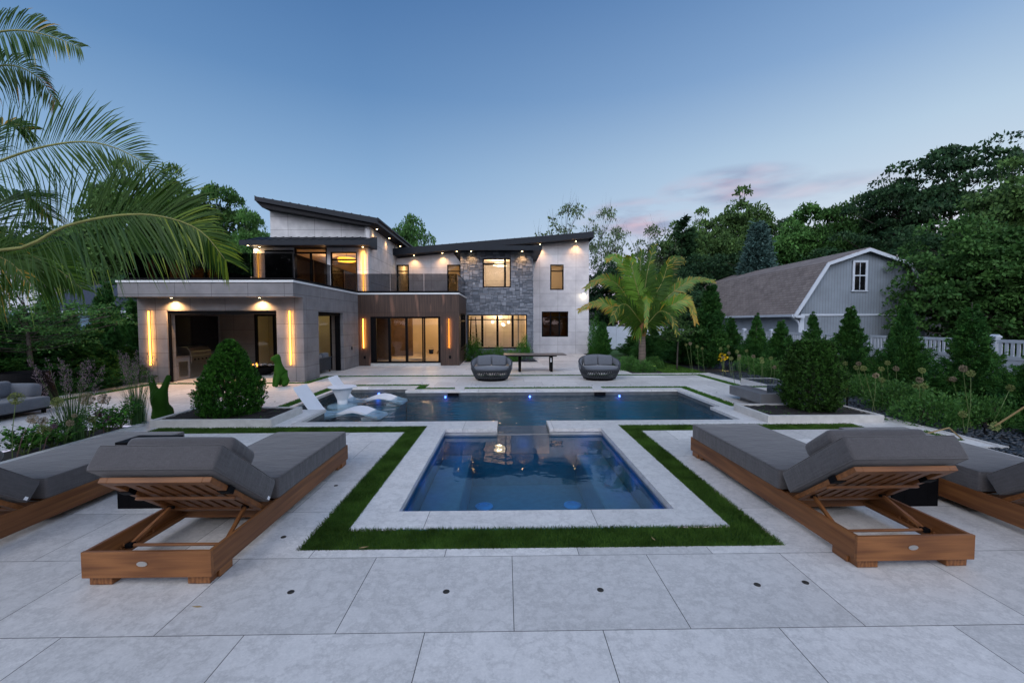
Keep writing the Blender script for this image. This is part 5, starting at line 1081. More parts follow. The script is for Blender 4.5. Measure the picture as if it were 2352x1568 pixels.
def conifer_proto(key, name, seed, H, Rb, tiers, per, leaf, mat, up=.5, pw=.9, droop=0., cat='conifer', layered=False, trunk=.06, core=.3, rough=1):
    rg = np.random.default_rng(seed); P = []; D = []
    n = tiers*per; t = rg.random(n)**.75; h = H*(.04+.96*t)
    if layered: h = (np.floor(h/H*tiers)+.5*rg.random(n)**2)/tiers*H
    a = rg.random(n)*2*PI; R_ = Rb*(1-h/H)**pw*(1+rough*(.10*np.sin(a*3+h*2.3+seed)+.07*np.sin(a*7-h*5)+.07*np.sin(a*5+h*11)*np.sin(h*7)+.07*rg.normal(size=n)))+.03*rough*np.abs(rg.normal(size=n))
    if layered: R_ *= .75+.35*np.sin(np.floor(h/H*tiers)*2.4+a*2)**2
    dep = 1-core*0-(1-core)*rg.random(n)**2.2*.8; r_ = R_*dep; z = h-droop*r_+(.12*r_ if up > 0 else 0)
    P = np.stack([r_*np.cos(a), r_*np.sin(a), z], 1); D = np.stack([np.cos(a), np.sin(a), np.full(n, up)], 1)
    P = np.repeat(P, 4, 0)+rg.normal(size=(n*4, 3))*leaf*.55; D = np.repeat(D, 4, 0); P[:, 2] = np.maximum(P[:, 2], .03)
    V, Q = leafcloud(P, D, leaf, .34, .5, rg); t_ = thing(name, (0, -300, 0), 'x', cat); m = MB(); m.tube([(0, 0, 0), (0, 0, H*.9)], [trunk, .01], 7)
    if layered:
        for i in range(tiers*4): hh = H*(i+1)/(tiers*4+2); an = i*2.4; rr_ = Rb*(1-hh/H)**pw*.85; m.tube([(0, 0, hh), (rr_*math.cos(an), rr_*math.sin(an), hh-droop*rr_)], [.03*(1-hh/H)+.008, .006], 4, cap=False)
    m.build('trunk', 'bark', t_, smooth=True); npmesh('crown', V, Q, mat, t_); PROTO[key] = [t_, H, Rb, 0]; return t_
def spray_proto(key, name, seed, H, Rb, nsp, per, leaf, mat, rise=.75, pw=1.1, low=.03, gap=.35):
    """evergreen made of separate upswept sprays, thinning into a leader"""
    rg = np.random.default_rng(seed); P = []; D = []; m = MB(); m.tube([(0, 0, 0), (.02, 0, H*.5), (0, .02, H)], [.045, .025, .006], 6)
    for i in range(nsp):
        t = low+(1-low)*(1-(1-rg.random())**(1/1.7)); a = rg.random()*6.283; R_ = Rb*(1-t)**pw*(.72+.5*rg.random()+.25*(rg.random() < .12))+.05
        el = rise*(.7+.6*rg.random()); dr = np.array([math.cos(a)*math.cos(el), math.sin(a)*math.cos(el), math.sin(el)]); ln = R_/math.cos(el); b = np.array([0, 0, max(0, t*H-R_*math.tan(el)*.75)])
        f = 1-(1-gap)*rg.random(per)**1.3; wdt = .10*R_+.035; c = b+dr*(ln*f)[:, None]; c[:, 2] += .10*R_*f**2
        c += rg.normal(size=(per, 3))*wdt*(1.15-f)[:, None]*1.3; P.append(c); D.append(np.tile(dr, (per, 1))+rg.normal(size=(per, 3))*.25)
        if i % 4 == 0: m.tube([tuple(b), tuple(b+dr*ln*.85)], [.010, .003], 3, cap=False)
    P = np.concatenate(P); D = np.concatenate(D); P[:, 2] = np.maximum(P[:, 2], .02); V, Q = leafcloud(P, D, leaf, .34, .45, rg)
    t_ = thing(name, (0, -300, 0), 'x', 'conifer'); m.build('trunk', 'bark', t_, smooth=True); npmesh('crown', V, Q, mat, t_); PROTO[key] = [t_, H, Rb, 0]; return t_
def put(key, X, Y, h, wid, label, group=None, rz=None, cat=None):
    """h: height, wid: crown width in metres"""
    t, H, Rc, used = PROTO[key]; s = (wid/2/Rc, wid/2/Rc, h/H); rz = rr.random()*6.28 if rz is None else rz
    if used: t = dup(t, (X, Y, -.04), rz, s, label, group)
    else: t.location = (X, Y, -.04); t.rotation_euler = (0, 0, rz); t.scale = s; t['label'] = label; PROTO[key][3] = 1
    if group: t['group'] = group
    return t
def puttop(key, px, py, Y, wpx, label, group='trees round the yard'):
    p = at(px, py, y=Y); return put(key, p.x, Y, p.z+.04, wpx/F*Y, label, group)
proto_tree('oakA', 'oak_tree', 'tree', 1, 12.0, 4.6, 3.0, 120, 230, .30, 'leaf_oak', crad=.21)
proto_tree('oakB', 'oak_tree', 'tree', 2, 12.0, 4.4, 2.2, 120, 230, .30, 'leaf_bright', crad=.23)
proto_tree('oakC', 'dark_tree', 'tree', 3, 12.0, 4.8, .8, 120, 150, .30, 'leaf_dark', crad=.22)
proto_tree('sparse', 'birch_tree', 'tree', 4, 12.0, 4.2, 3.5, 70, 34, .27, 'leaf_sparse', crad=.16, trunk=.13, bare=5)
proto_tree('maple', 'maple_tree', 'tree', 5, 8.0, 3.2, .5, 130, 150, .22, 'leaf_bright', crad=.22)
proto_tree('wind', 'tall_tree', 'tree', 6, 13.0, 6.0, 4.0, 110, 170, .28, 'leaf_dark', crad=.17, flat=.42, trunk=.35)
conifer_proto('spruce', 'spruce_tree', 8, 10, 3.0, 16, 420, .34, 'leaf_spruce', up=-.05, pw=.85, droop=.28, layered=True, trunk=.2)
spray_proto('fir', 'fir_tree', 9, 10, 2.3, 240, 60, .34, 'leaf_dark', .12, .95, gap=.15)
spray_proto('arb', 'arborvitae', 10, 3.0, .95, 360, 130, .075, 'leaf_arb', .8, 1.2)
spray_proto('arb2', 'arborvitae', 12, 3.0, .85, 290, 130, .08, 'leaf_arb', .65, 1.05)
spray_proto('column', 'columnar_evergreen', 13, 4.0, .62, 420, 80, .12, 'leaf_arb', 1.0, .55)
# left skyline
LT = [('oakA', 300, 405, 37, 190, 'broad green oak rising over the palm fronds, first of the left skyline'), ('oakA', 405, 408, 39, 170, 'green oak crown just right of the first one on the left skyline'), ('oakB', 505, 425, 41, 150, 'tall leafy tree whose top stands above the black glass railing'), ('oakB', 570, 480, 38, 100, 'bright green tree touching the left end of the slanted roof'),
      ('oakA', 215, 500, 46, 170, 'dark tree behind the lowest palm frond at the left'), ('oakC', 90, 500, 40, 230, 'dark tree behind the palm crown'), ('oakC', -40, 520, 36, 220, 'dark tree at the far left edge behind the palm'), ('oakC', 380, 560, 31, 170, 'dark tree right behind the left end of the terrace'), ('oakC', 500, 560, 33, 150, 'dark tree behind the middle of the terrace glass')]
for k, px, py, Y, wp, lb in LT: puttop(k, px, py, Y, wp, lb)
RT = [('maple', 942, 488, 46, 112, 'round bright tree peeking over the roof valley in the middle'), ('sparse', 1300, 468, 40, 150, 'thin airy birch behind the right roof slope'), ('sparse', 1385, 475, 42, 110, 'half-bare birch with bare twigs at the right roof corner'), ('sparse', 1500, 515, 44, 130, 'airy tree behind the yard palm'),
      ('sparse', 1420, 520, 40, 110, 'airy tree left of the yard palm top'), ('oakC', 1400, 590, 36, 140, 'dark tree just right of the house corner'), ('oakC', 1500, 610, 38, 160, 'dark tree directly behind the yard palm'), ('fir', 1572, 488, 43, 160, 'pointed fir right of the yard palm'), ('oakA', 1655, 520, 42, 140, 'dense oak between the fir and the tall oak'), ('oakA', 1700, 458, 46, 160, 'tall oak with a lumpy top left of the blue spruce'),
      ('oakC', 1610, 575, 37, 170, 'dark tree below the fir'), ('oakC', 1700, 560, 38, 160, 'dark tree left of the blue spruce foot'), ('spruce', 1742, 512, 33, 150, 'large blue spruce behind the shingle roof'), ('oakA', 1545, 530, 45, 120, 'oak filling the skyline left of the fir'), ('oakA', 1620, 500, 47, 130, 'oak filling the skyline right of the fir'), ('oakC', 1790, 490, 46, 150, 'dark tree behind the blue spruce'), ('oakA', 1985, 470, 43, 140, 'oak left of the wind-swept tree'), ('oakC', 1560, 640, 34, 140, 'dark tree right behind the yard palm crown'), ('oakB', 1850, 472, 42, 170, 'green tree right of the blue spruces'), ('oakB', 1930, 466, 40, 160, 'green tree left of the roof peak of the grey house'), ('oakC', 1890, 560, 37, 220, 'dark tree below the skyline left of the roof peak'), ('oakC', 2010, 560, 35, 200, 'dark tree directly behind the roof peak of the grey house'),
      ('wind', 2060, 400, 36, 220, 'wind-swept tree at the left of the tall right group'), ('wind', 2200, 322, 34, 330, 'tallest wind-swept tree on the right with open branches'), ('oakC', 2170, 520, 30, 260, 'dark tree under the tallest one'), ('oakA', 2330, 400, 24, 230, 'leafy tree at the upper right edge'), ('oakC', 2420, 520, 20, 240, 'dark tree at the right edge')]
for k, px, py, Y, wp, lb in RT: puttop(k, px, py, Y, wp, lb)
p = at(2175, 500, y=20.0); put('maple', at(2205, 700, y=20.5).x, 20.5, p.z+.4, 4.8, 'bright leafy maple hiding the right end of the grey house', 'trees round the yard'); p = at(2290, 560, y=17.5); put('maple', at(2360, 700, y=19).x, 19.0, p.z+1.2, 5.4, 'leafy maple at the right edge above the fence', 'trees round the yard')
for i in range(11): put('oakC', -42+i*8.4, -24-2*math.sin(i*1.7), 14.5+1.2*math.sin(i*2.3), 11.5, 'dark tree behind the camera, %s from the left as reflected in the terrace glass' % ['first', 'second', 'third', 'fourth', 'fifth', 'sixth', 'seventh', 'eighth', 'ninth', 'tenth', 'eleventh'][i], 'trees behind the viewer')
# left hedge
LH = [(-25, 690, 14, 2.3), (45, 705, 15.5, 2.2), (105, 668, 17, 2.0), (160, 705, 15, 1.9), (240, 640, 18.5, 1.9), (304, 680, 17.5, 1.9), (200, 765, 15.5, 2.4), (262, 752, 16.4, 2.0), (130, 785, 14.4, 2.3), (318, 765, 17.6, 1.7), (-60, 735, 12.2, 2.6), (70, 780, 14.0, 2.6), (165, 790, 13.6, 2.4), (235, 795, 14.8, 2.4), (290, 790, 15.6, 2.2)]
LL = ['hedge conifer at the left edge', 'hedge conifer behind the sofa', 'tall hedge conifer behind the small tree', 'hedge conifer right of the small tree', 'tallest hedge conifer before the blue house', 'hedge conifer touching the pavilion corner', 'lower hedge conifer before the blue wall', 'lower hedge conifer left of the pavilion', 'lower hedge conifer behind the black planter', 'lower hedge conifer at the pavilion foot', 'hedge conifer just outside the left edge', 'front hedge conifer above the black planter', 'short hedge conifer right of the black planter', 'short hedge conifer by the strip of lawn', 'short hedge conifer nearest the pavilion pier']
for i, (px, py, Y, w_) in enumerate(LH):
    q = at(px, py, y=Y); put('arb' if i % 2 else 'arb2', q.x, Y, q.z+.04, w_, LL[i], 'conifers of the left hedge')
proto_tree('young', 'young_tree', 'tree', 15, 4.2, 1.55, 1.5, 60, 120, .075, 'leaf_bright', crad=.24, trunk=.075)
q = at(62, 650, y=12.8); put('young', q.x, 12.8, q.z+.1, 3.4, 'young tree with a bare forked trunk behind the black planter', 'trees round the yard')
# conifers along the fence
FC = [(1680, 728, 11.6), (1738, 722, 11.6), (1795, 735, 11.7), (1868, 720, 11.7), (1955, 702, 11.7), (2080, 695, 11.6), (2235, 700, 11.5), (2420, 735, 11.0)]
FL = ['small arborvitae third from the palm, before the shingle roof', 'arborvitae before the downspout side of the grey house', 'arborvitae below the gutter corner of the grey house', 'arborvitae left of the flat-topped boxwood', 'arborvitae right behind the flat-topped boxwood', 'loose tall arborvitae before the grey gable wall', 'arborvitae before the big white fence post', 'arborvitae cut by the right edge']
for i, (px, py, X) in enumerate(FC):
    q = at(px, py, x=X); put('arb' if i % 2 else 'arb2', X, q.y, q.z+.1, 1.45, FL[i], 'arborvitae along the white fence')
for i, (px, py, X) in enumerate([(1640, 745, 10.9), (1710, 790, 10.6), (1830, 790, 10.9), (1910, 800, 10.9), (2015, 800, 10.8), (2150, 795, 10.6), (2310, 835, 10.2), (2460, 860, 9.9)]):
    q = at(px, py, x=X); put('arb2' if i % 2 else 'arb', X, q.y, .6+.1*(i % 3), 1.1, ['low arborvitae filling the gap by the columnar evergreen', 'low arborvitae before the second gap', 'low arborvitae behind the fire table', 'low arborvitae left of the boxwood', 'low arborvitae right of the boxwood', 'low arborvitae below the fence pickets', 'low arborvitae near the right edge', 'low arborvitae outside the right edge'][i], 'arborvitae along the white fence')
q = at(1632, 655, y=19.2); put('column', q.x, 19.2, q.z+.04, 1.25, 'tall narrow evergreen between the palm and the shingle roof', 'evergreens of the right bed')
q = at(1384, 738, y=26); put('column', q.x, 26, q.z, .9, 'slim dark evergreen column by the house corner', 'evergreens of the right bed')
for i, (px, py, Y, w_) in enumerate([(1430, 757, 27, 1.7), (1465, 752, 25.5, 1.7), (1505, 748, 24.5, 1.9), (1545, 750, 23.5, 1.9), (1585, 745, 22.5, 1.9), (1450, 775, 23.5, 1.5), (1530, 780, 21.5, 1.5)]):
    q = at(px, py, y=Y); put('arb' if i % 2 else 'arb2', q.x+.9, Y, q.z+.1, w_+.6, ['dense evergreen next to the white gate', 'dense evergreen second from the white gate', 'dense evergreen behind the palm trunk', 'dense evergreen right of the palm trunk', 'dense evergreen left of the narrow column', 'low evergreen by the lawn edge', 'low evergreen before the palm hedge'][i], 'evergreens of the right bed')
proto_tree('sapling', 'young_tree', 'tree', 16, 3.2, .9, 1.5, 26, 40, .12, 'leaf_oak', crad=.3, trunk=.035)
q = at(1545, 740, y=18.9); put('sapling', at(1555, 850, z=0).x+.1, 18.9, 2.5, 1.7, 'thin young tree right of the palm', 'trees round the yard')
# ------------------------------------------------------------------ shrubs
def shrub_proto(key, name, seed, n, leaf, mat, h=1, wr=1, asp=.6, cat='shrub'):
    rg = np.random.default_rng(seed); d = sph(n, rg); d[:, 2] = np.abs(d[:, 2]); k = 1+.12*np.sin(d[:, 0]*7+seed)+.12*np.sin(d[:, 1]*9)+.1*rg.normal(size=n); r_ = (1-.5*rg.random(n)**2)*k
    P = d*r_[:, None]*np.array([wr, wr, h]); P = np.repeat(P, 4, 0)+rg.normal(size=(4*n, 3))*leaf*.5; P[:, 2] = np.maximum(P[:, 2], .02); V, Q = leafcloud(P, np.repeat(d+[0, 0, .4], 4, 0), leaf, asp, .6, rg)
    t = thing(name, (0, -300, 0), 'x', cat); npmesh('foliage', V, Q, mat, t); m = MB()
    for i in range(9): a = i*2.4; m.tube([(0, 0, 0), (.4*wr*math.cos(a), .4*wr*math.sin(a), h*.7)], [.02, .008], 4, cap=False)
    m.build('stems', 'bark', t); PROTO[key] = [t, h, wr, 0]
shrub_proto('mound', 'leafy_shrub', 31, 1100, .085, 'leaf_shrub'); shrub_proto('box', 'round_boxwood', 32, 1500, .06, 'leaf_box'); shrub_proto('lav', 'lavender_clump', 33, 700, .09, 'leaf_lavender', asp=.2, cat='flowering plant')
def shrub(key, x, y, h, w_, label, group): return put(key, x, y, h, w_, label, group)
q = [at(px, py, z=0) for px, py in ((1093, 830), (1207, 826), (1132, 828), (1155, 827), (1178, 826), (1222, 826))]
shrub('box', -1.72, 23.7, 1.25, 1.0, 'rounded green bush by the dark wood corner', 'bushes below the stone bay'); shrub('box', 1.05, 23.9, 1.2, .85, 'rounded green bush below the right end of the bay window', 'bushes below the stone bay')
for i, (x, y, h, w_) in enumerate(((-.95, 23.8, .62, .8), (-.35, 23.7, .75, .8), (.3, 23.6, .6, .8), (.2, 23.2, .3, .6), (-1.0, 23.2, .3, .7))): shrub('mound', x, y, h, w_, ['loose plant right of the left bush under the bay', 'tallest loose plant in the middle below the bay window', 'loose plant left of the right bush below the bay', 'small low plant behind the dark table', 'small low plant behind the left loveseat'][i], 'plants below the stone bay')
shrub('lav', 1.25, 23.1, .3, .75, 'grey-purple low plant at the end of the bed behind the table', 'purple flowering clumps')
for i, (px, py, w_, h) in enumerate(((1448, 850, 1.0, .62), (1478, 853, .9, .5), (1502, 846, .75, .55), (1420, 842, .6, .4))):
    q = at(px, py, z=0); shrub('mound', q.x, q.y, h, w_, ['leafy shrub left of the palm trunk', 'leafy shrub before the palm trunk', 'leafy shrub right of the palm trunk with the warm spotlight', 'small plant left in the palm bed'][i], 'shrubs round the palm')
RS = [(1725, 852, 1.0, .6), (1768, 862, 1.0, .62), (1800, 868, 1.0, .62), (1835, 878, 1.0, .65), (1606, 835, .9, .8), (1560, 822, .9, .7), (2005, 915, 1.1, .62), (2085, 945, 1.2, .66), (2175, 980, 1.25, .66), (2295, 985, 1.0, .6), (1690, 832, .9, .55)]
for i, (px, py, w_, h) in enumerate(RS):
    q = at(px, py, z=0); shrub('mound', q.x, q.y+.3, h, w_, ['light green shrub left of the fire table', 'light green shrub behind the path light', 'light green shrub behind the fire table glass', 'light green shrub left of the boxwood', 'shrub behind the yellow flowers near the narrow evergreen', 'shrub behind the far yellow flowers', 'light green mound right of the boxwood, first', 'light green mound second right of the boxwood', 'brightest green mound nearest the pebbles on the right', 'shrub close to the right edge', 'shrub right of the narrow evergreen'][i], 'light green shrubs in the right bed')
for i, (px, py, w_) in enumerate(((1588, 818, .9), (1612, 822, .7), (1648, 838, .8), (1668, 845, .9), (1700, 850, .8))):
    q = at(px, py, z=0); shrub('lav', q.x, q.y, .35, w_, 'purple flowering clump in the right bed, %s' % ['farthest, behind the lawn edge', 'second farthest by the lawn edge', 'left of the narrow evergreen foot', 'below the narrow evergreen', 'nearest, by the pebbles'][i], 'purple flowering clumps')
for i, (px, py, h, w_) in enumerate(((1362, 815, 2.2, .9), (1372, 812, 1.5, .9), (1376, 820, 1.1, .8))):
    q = at(px, py, z=0); shrub('box', q.x+.1, q.y, h, w_, ['tall green bush against the right house corner', 'green bush by the house corner, before the tall one', 'low globe boxwood on the lawn side of the house corner'][i], 'bushes at the right house corner')
# yellow flowers lit by small bed spots
for i, (px, py) in enumerate(((1578, 800), (1660, 822))):
    q = at(px, py+28, z=0); t = thing('lily_clump', q, ['glowing yellow flowers near the lawn, lit from below', 'glowing yellow flowers below the narrow evergreen, lit from below'][i], 'flowers', 'lit yellow flowers'); rg = np.random.default_rng(40+i)
    P = rg.normal(size=(60, 3))*[.10, .08, .10]+[0, 0, .55]; V, Q = leafcloud(P, sph(60, rg), .09, .6, .3, rg); npmesh('blossom', V, Q, 'flower_yellow', t)
    m = MB()
    for k in range(10): a = k*.7; m.tube([(0, 0, 0), (.1*math.cos(a), .1*math.sin(a), .5)], [.008, .004], 4)
    m.build('stem', 'stalk_green', t); lamp('SPOT', (q.x, q.y-.45, .1), (1, .75, .25), 30, None, 'bed_spot', .02, 60, .6, (R(58), 0, 0))
def path_light(p, label, h=.5, ball=False):
    t = thing('path_light', p, label, 'path light', 'small garden lights'); m = MB(); m.tube([(0, 0, 0), (0, 0, h)], .02, 8); m.build('stake', 'black_metal', t)
    m = MB(); m.box(-.09, .03, -.03, .03, h-.01, h+.03); m.build('head', 'black_metal', t); m = MB(); m.box(-.085, -.045, -.027, .027, h-.035, h-.012); m.build('bulb', 'path_glow', t); lamp('POINT', (-.07, -.02, h-.06), (1, .55, .15), 1.2, t, 'path_lamp', .02)
path_light(at(1810, 868, z=0), 'dark post light with a warm head behind the fire table'); path_light(at(1945, 940, z=0), 'dark post light right of the boxwood', .55)
for i, (px, py, Y) in enumerate(((2262, 978, None), (1504, 845, None), (150, 890, None), (1573, 823, None))):
    q = at(px, py, z=.16); t = thing('spot_fixture', (q.x, q.y, 0), ['round glowing spotlight low in the bed at the right edge', 'tiny glowing spotlight in the palm bed', 'small orange glowing spotlight right of the sofa', 'tiny spotlight below the far yellow flowers'][i], 'spotlight', 'low garden spotlights')
    s_ = 1.0 if i in (0, 2) else .7; m = MB(); m.tube([(0, 0, 0), (0, 0, .12)], .012, 6); m.build('stake', 'black_metal', t); m = MB(); m.lathe([(.045*s_, 0), (.05*s_, .05), (0, .05)], n=14); o = m.build('housing', 'black_metal', t); o.location = (0, 0, .16); o.rotation_euler = (R(75), 0, R(-20))
    m = MB(); m.lathe([(.04*s_, 0), (.0, -.004)], n=14); o = m.build('lens', 'path_glow', t); o.location = (0, -.003, .16); o.rotation_euler = (R(75), 0, R(-20)); lamp('SPOT', (0, -.04, .2), (1, .6, .2), 6, t, 'garden_spot', .02, 90, .8, (R(100), 0, R(-10)))
lamp('SPOT', tuple(at(1490, 868, z=.1)), (1, .6, .25), 22, None, 'palm_spot', .03, 50, .7, (R(140), 0, R(0)))
# ------------------------------------------------------------------ alliums
def allium(base, tip, r_, mat, stem, label, group, bend=.1):
    base = Vector(base); tip = Vector(tip); t = thing('allium', base, label, 'allium', group); d = tip-base; m = MB()
    mid = d*.5+Vector((d.y, -d.x, 0)).normalized()*bend*.3 if d.xy.length > .01 else d*.5
    mid.z += .06*d.length*(1 if d.xy.length > .15 else 0); m.tube([(0, 0, 0), mid*.6, mid, d], [.0065, .0065, .006, .005], 6); m.build('stem', stem, t)
    n = 150; s = sph(n); c = np.array(d); V = []; a = np.cross(s, [0.3, .2, 1]); a /= np.linalg.norm(a, axis=1)[:, None]; w_ = r_*.035; L = (r_*(.85+.2*NR.random(n)))[:, None]
    V = np.stack([c+s*0-a*w_, c+a*w_, c+s*L+a*w_*.6, c+s*L-a*w_*.6], 1).reshape(-1, 3); Q = np.arange(4*n).reshape(n, 4)
    P2 = np.repeat(c+s*L, 4, 0); V2, Q2 = leafcloud(P2, np.repeat(s, 4, 0), r_*.22, .55, .9); npmesh('flower_head', np.concatenate([V, V2]), np.concatenate([Q, Q2+len(V)]), mat, t)
LA = [((150, 1085), (200, 360), .085, 'allium_green', 'tall yellow-green allium at the left edge'), ((200, 1085), (400, 620), .06, 'allium_brown', 'brown allium leaning right on a red stem'), ((330, 1060), (530, 640), .055, 'allium_brown', 'brown allium right beside the first leaning one'), ((500, 1030), (545, 750), .07, 'allium_green', 'green allium low over the leaves'),
      ((540, 1020), (665, 705), .038, 'allium_purple', 'small dark purple allium'), ((780, 940), (865, 665), .045, 'allium_brown', 'rusty allium before the tall grass'), ((800, 935), (915, 575), .03, 'allium_brown', 'small rusty allium inside the grass'), ((1095, 860), (1070, 370), .085, 'allium_brown', 'large straw-brown allium right of the tall grass'), ((1200, 850), (1280, 370), .07, 'allium_brown', 'pale brown allium rightmost of the tall ones'),
      ((1275, 810), (1225, 545), .055, 'allium_purple', 'purple allium near the planter'), ((1320, 800), (1320, 615), .05, 'allium_purple', 'rosy allium rightmost in the left bed'), ((700, 960), (705, 410), .07, 'allium_green', 'green allium half hidden in the tall grass'), ((1150, 850), (1130, 620), .05, 'allium_green', 'faded green allium in the leaves right of the grass')]
for (b, tp, r_, mt, lb) in LA:
    b = (b[0]*.2381/1.2755, (1080+b[1]*.2381)/1.2755); tp = (tp[0]*.2381/1.2755, (1080+tp[1]*.2381)/1.2755)
    q = at(*b, z=0); q = Vector((min(q.x, -7.62), q.y, -.03)); u = at(*tp, y=q.y+.02); allium(q, u, r_*q.y/6.6*1.0, mt, 'stalk_red' if 'red' in lb or 'purple' in lb else 'stalk_green', lb, 'alliums in the left bed')
RA = [(1033, 350, 1140, 640), (1050, 393, 1130, 600), (1088, 418, 1125, 560), (1120, 388, 1165, 560), (1195, 415, 1270, 600), (1212, 388, 1240, 560), (1246, 420, 1335, 690), (1330, 470, 1300, 700), (1370, 425, 1400, 600), (1410, 382, 1440, 610), (1470, 422, 1465, 620), (1372, 500, 1380, 660), (1650, 435, 1640, 720), (1632, 500, 1635, 760), (1608, 545, 1700, 700), (1665, 540, 1640, 740), (1832, 495, 1900, 640), (1862, 495, 1930, 690), (1932, 422, 1990, 800), (1985, 455, 1955, 830), (2258, 555, 2110, 800), (1930, 735, 1950, 830),
      (22, 258, 60, 400), (52, 250, 70, 420), (100, 270, 115, 420), (135, 283, 150, 400), (262, 285, 300, 430), (278, 345, 275, 440), (315, 270, 330, 430), (318, 315, 340, 440), (335, 352, 360, 490), (375, 305, 400, 480), (390, 335, 410, 480), (388, 352, 415, 490), (440, 300, 470, 450), (487, 338, 500, 480), (548, 375, 530, 500), (608, 350, 600, 500), (545, 355, 560, 490), (632, 412, 620, 500)]
ORD = ['first', 'second', 'third', 'fourth', 'fifth', 'sixth', 'seventh', 'eighth', 'ninth', 'tenth', 'eleventh', 'twelfth', 'thirteenth', 'fourteenth', 'fifteenth', 'sixteenth', 'seventeenth', 'eighteenth', 'nineteenth', 'twentieth', 'twenty-first', 'twenty-second']
RA = sorted(RA)
nleft = sum(1 for r_ in RA if r_[0] < 800)
for i, (hx, hy, bx_, by) in enumerate(RA):
    f_ = lambda x, y: ((2000+x*.4252)/1.2755, (900+y*.4252)/1.2755); q = at(*f_(bx_, by+40), z=0); q.x = min(q.x, 11.0) if q.x > 11 else q.x; u = at(*f_(hx, hy), y=q.y+.02)
    allium(Vector((q.x, q.y, -.02)), u, .058 if bx_ > 1000 else .055, ['allium_green', 'allium_brown'][i % 2] if i % 3 else 'allium_green', 'stalk_green', ('%s allium head from the left behind the pebbles, left of the boxwood' % ORD[i] if i < nleft else '%s allium head from the left, to the right of the flat-topped boxwood' % ORD[i-nleft]), 'alliums in the right bed')
# fallen stalks
t = thing('fallen_allium', at(2145, 1010, z=0), 'bent dry allium stalk leaning over the planter corner', 'dry stalk', 'fallen dry stalks'); b0 = at(2145, 1010, z=0); m = MB(); a1 = at(2464/1.2755*1.0+180, 985, y=b0.y)-b0; pts = [at(2084, 1006, y=b0.y-.2)-b0, at(2180, 982, y=b0.y-.1)-b0, at(2221, 1018, y=b0.y+.1)-b0]; m.tube(pts, .012, 6); m.build('stalk', 'dead_straw', t)
t = thing('fallen_allium', at(2300, 1040, z=0), 'long straw-yellow fallen stalk at the right edge, lit by the spotlight', 'dry stalk', 'fallen dry stalks'); b0 = at(2300, 1040, z=0); pts = [at(2285, 978, y=b0.y)-b0, at(2352, 935, y=b0.y-.3)-b0, at(2420, 900, y=b0.y-.5)-b0]; m = MB(); m.tube(pts, .014, 6); m.build('stalk', 'dead_straw', t); V, Q = leafcloud(np.repeat(np.array(pts[0])[None], 120, 0)+sph(120)*.06, sph(120), .03, .5, .5); npmesh('flower_head', V, Q, 'allium_green', t)
# ------------------------------------------------------------------ feather reed grasses and leafy low plants in the left bed
def reed(loc, n, h, spread, seed, label, plumes=True):
    rg = np.random.default_rng(seed); t = thing('feather_grass', loc, label, 'ornamental grass', 'ornamental grasses'); V = []; Q = []
    for i in range(n):
        a = rg.random()*6.28; r0 = spread*.3*rg.random(); ln = h*(.45+.35*rg.random()); le = .25*rg.random()+.05; w_ = .006; d = np.array([math.cos(a), math.sin(a), 0]); s = np.array([-d[1], d[0], 0])*w_
        P = [d*r0+[0, 0, 0]]+[d*(r0+le*(k/4)**2*ln*1.3)+[0, 0, ln*(k/4)*(1-.12*(k/4)**2)] for k in (1, 2, 3, 4)]; b = len(V)
        for k, p_ in enumerate(P): ww = s*(1-k/4.3); V += [p_-ww, p_+ww]
        Q += [[b+2*k, b+2*k+1, b+2*k+3, b+2*k+2] for k in range(4)]
    npmesh('blades', np.array(V), np.array(Q), 'reed', t); m = MB(); PV = []; PD = []
    for i in range(16 if plumes else 0):
        a = rg.random()*6.28; e = np.array([math.cos(a)*spread*(.2+.6*rg.random()), math.sin(a)*spread*(.2+.6*rg.random()), h*(.82+.18*rg.random())]); m.tube([(e[0]*.1, e[1]*.1, 0), tuple(e*[.55, .55, .6]), tuple(e)], [.004, .003, .002], 4, cap=False)
        for k in range(70):
            f = rg.random(); p_ = e*[1, 1, 1]+np.array([0, 0, -.32*h*f*1.0])*[0, 0, 1]+np.array([-e[0], -e[1], 0])*f*.3; o_ = sph(1, rg)[0]*(.012+.035*math.sin(f*PI)); PV.append(p_+o_); PD.append(o_*20+[0, 0, 1])
    if plumes: m.build('stalks', 'stalk_green', t); V, Q = leafcloud(np.array(PV), np.array(PD), .035, .3, .3, rg); npmesh('plumes', V, Q, 'plume', t)
reed((-7.85, 7.85, -.03), 190, 1.55, .75, 51, 'tall feathery grass with purple plumes in front of the sofa'); reed((-7.75, 9.12, 0), 170, 1.55, .6, 52, 'tall feathery grass with plumes before the pavilion corner, beside the rabbit topiary')
def leafy(loc, n, h, seed, label):
    rg = np.random.default_rng(seed); t = thing('leafy_plant', loc, label, 'leafy plant', 'low leafy plants in the left bed'); m = MB(); P = []; D = []
    for i in range(n):
        a = rg.random()*6.28; le = (.15+.35*rg.random()); e = np.array([math.cos(a)*le, math.sin(a)*le, h*(.5+.5*rg.random())]); m.tube([(0, 0, 0), tuple(e*[.5, .5, .6]), tuple(e)], [.005, .004, .002], 4, cap=False)
        for k in range(22): f = .25+.75*rg.random(); P.append(e*[f, f, f**.9]); D.append(np.array([math.cos(k*2.4), math.sin(k*2.4), .35]))
    m.build('stems', 'stalk_green', t); V, Q = leafcloud(np.array(P), np.array(D), .06, .5, .25, rg); npmesh('leaves', V, Q, 'leaf_box', t)
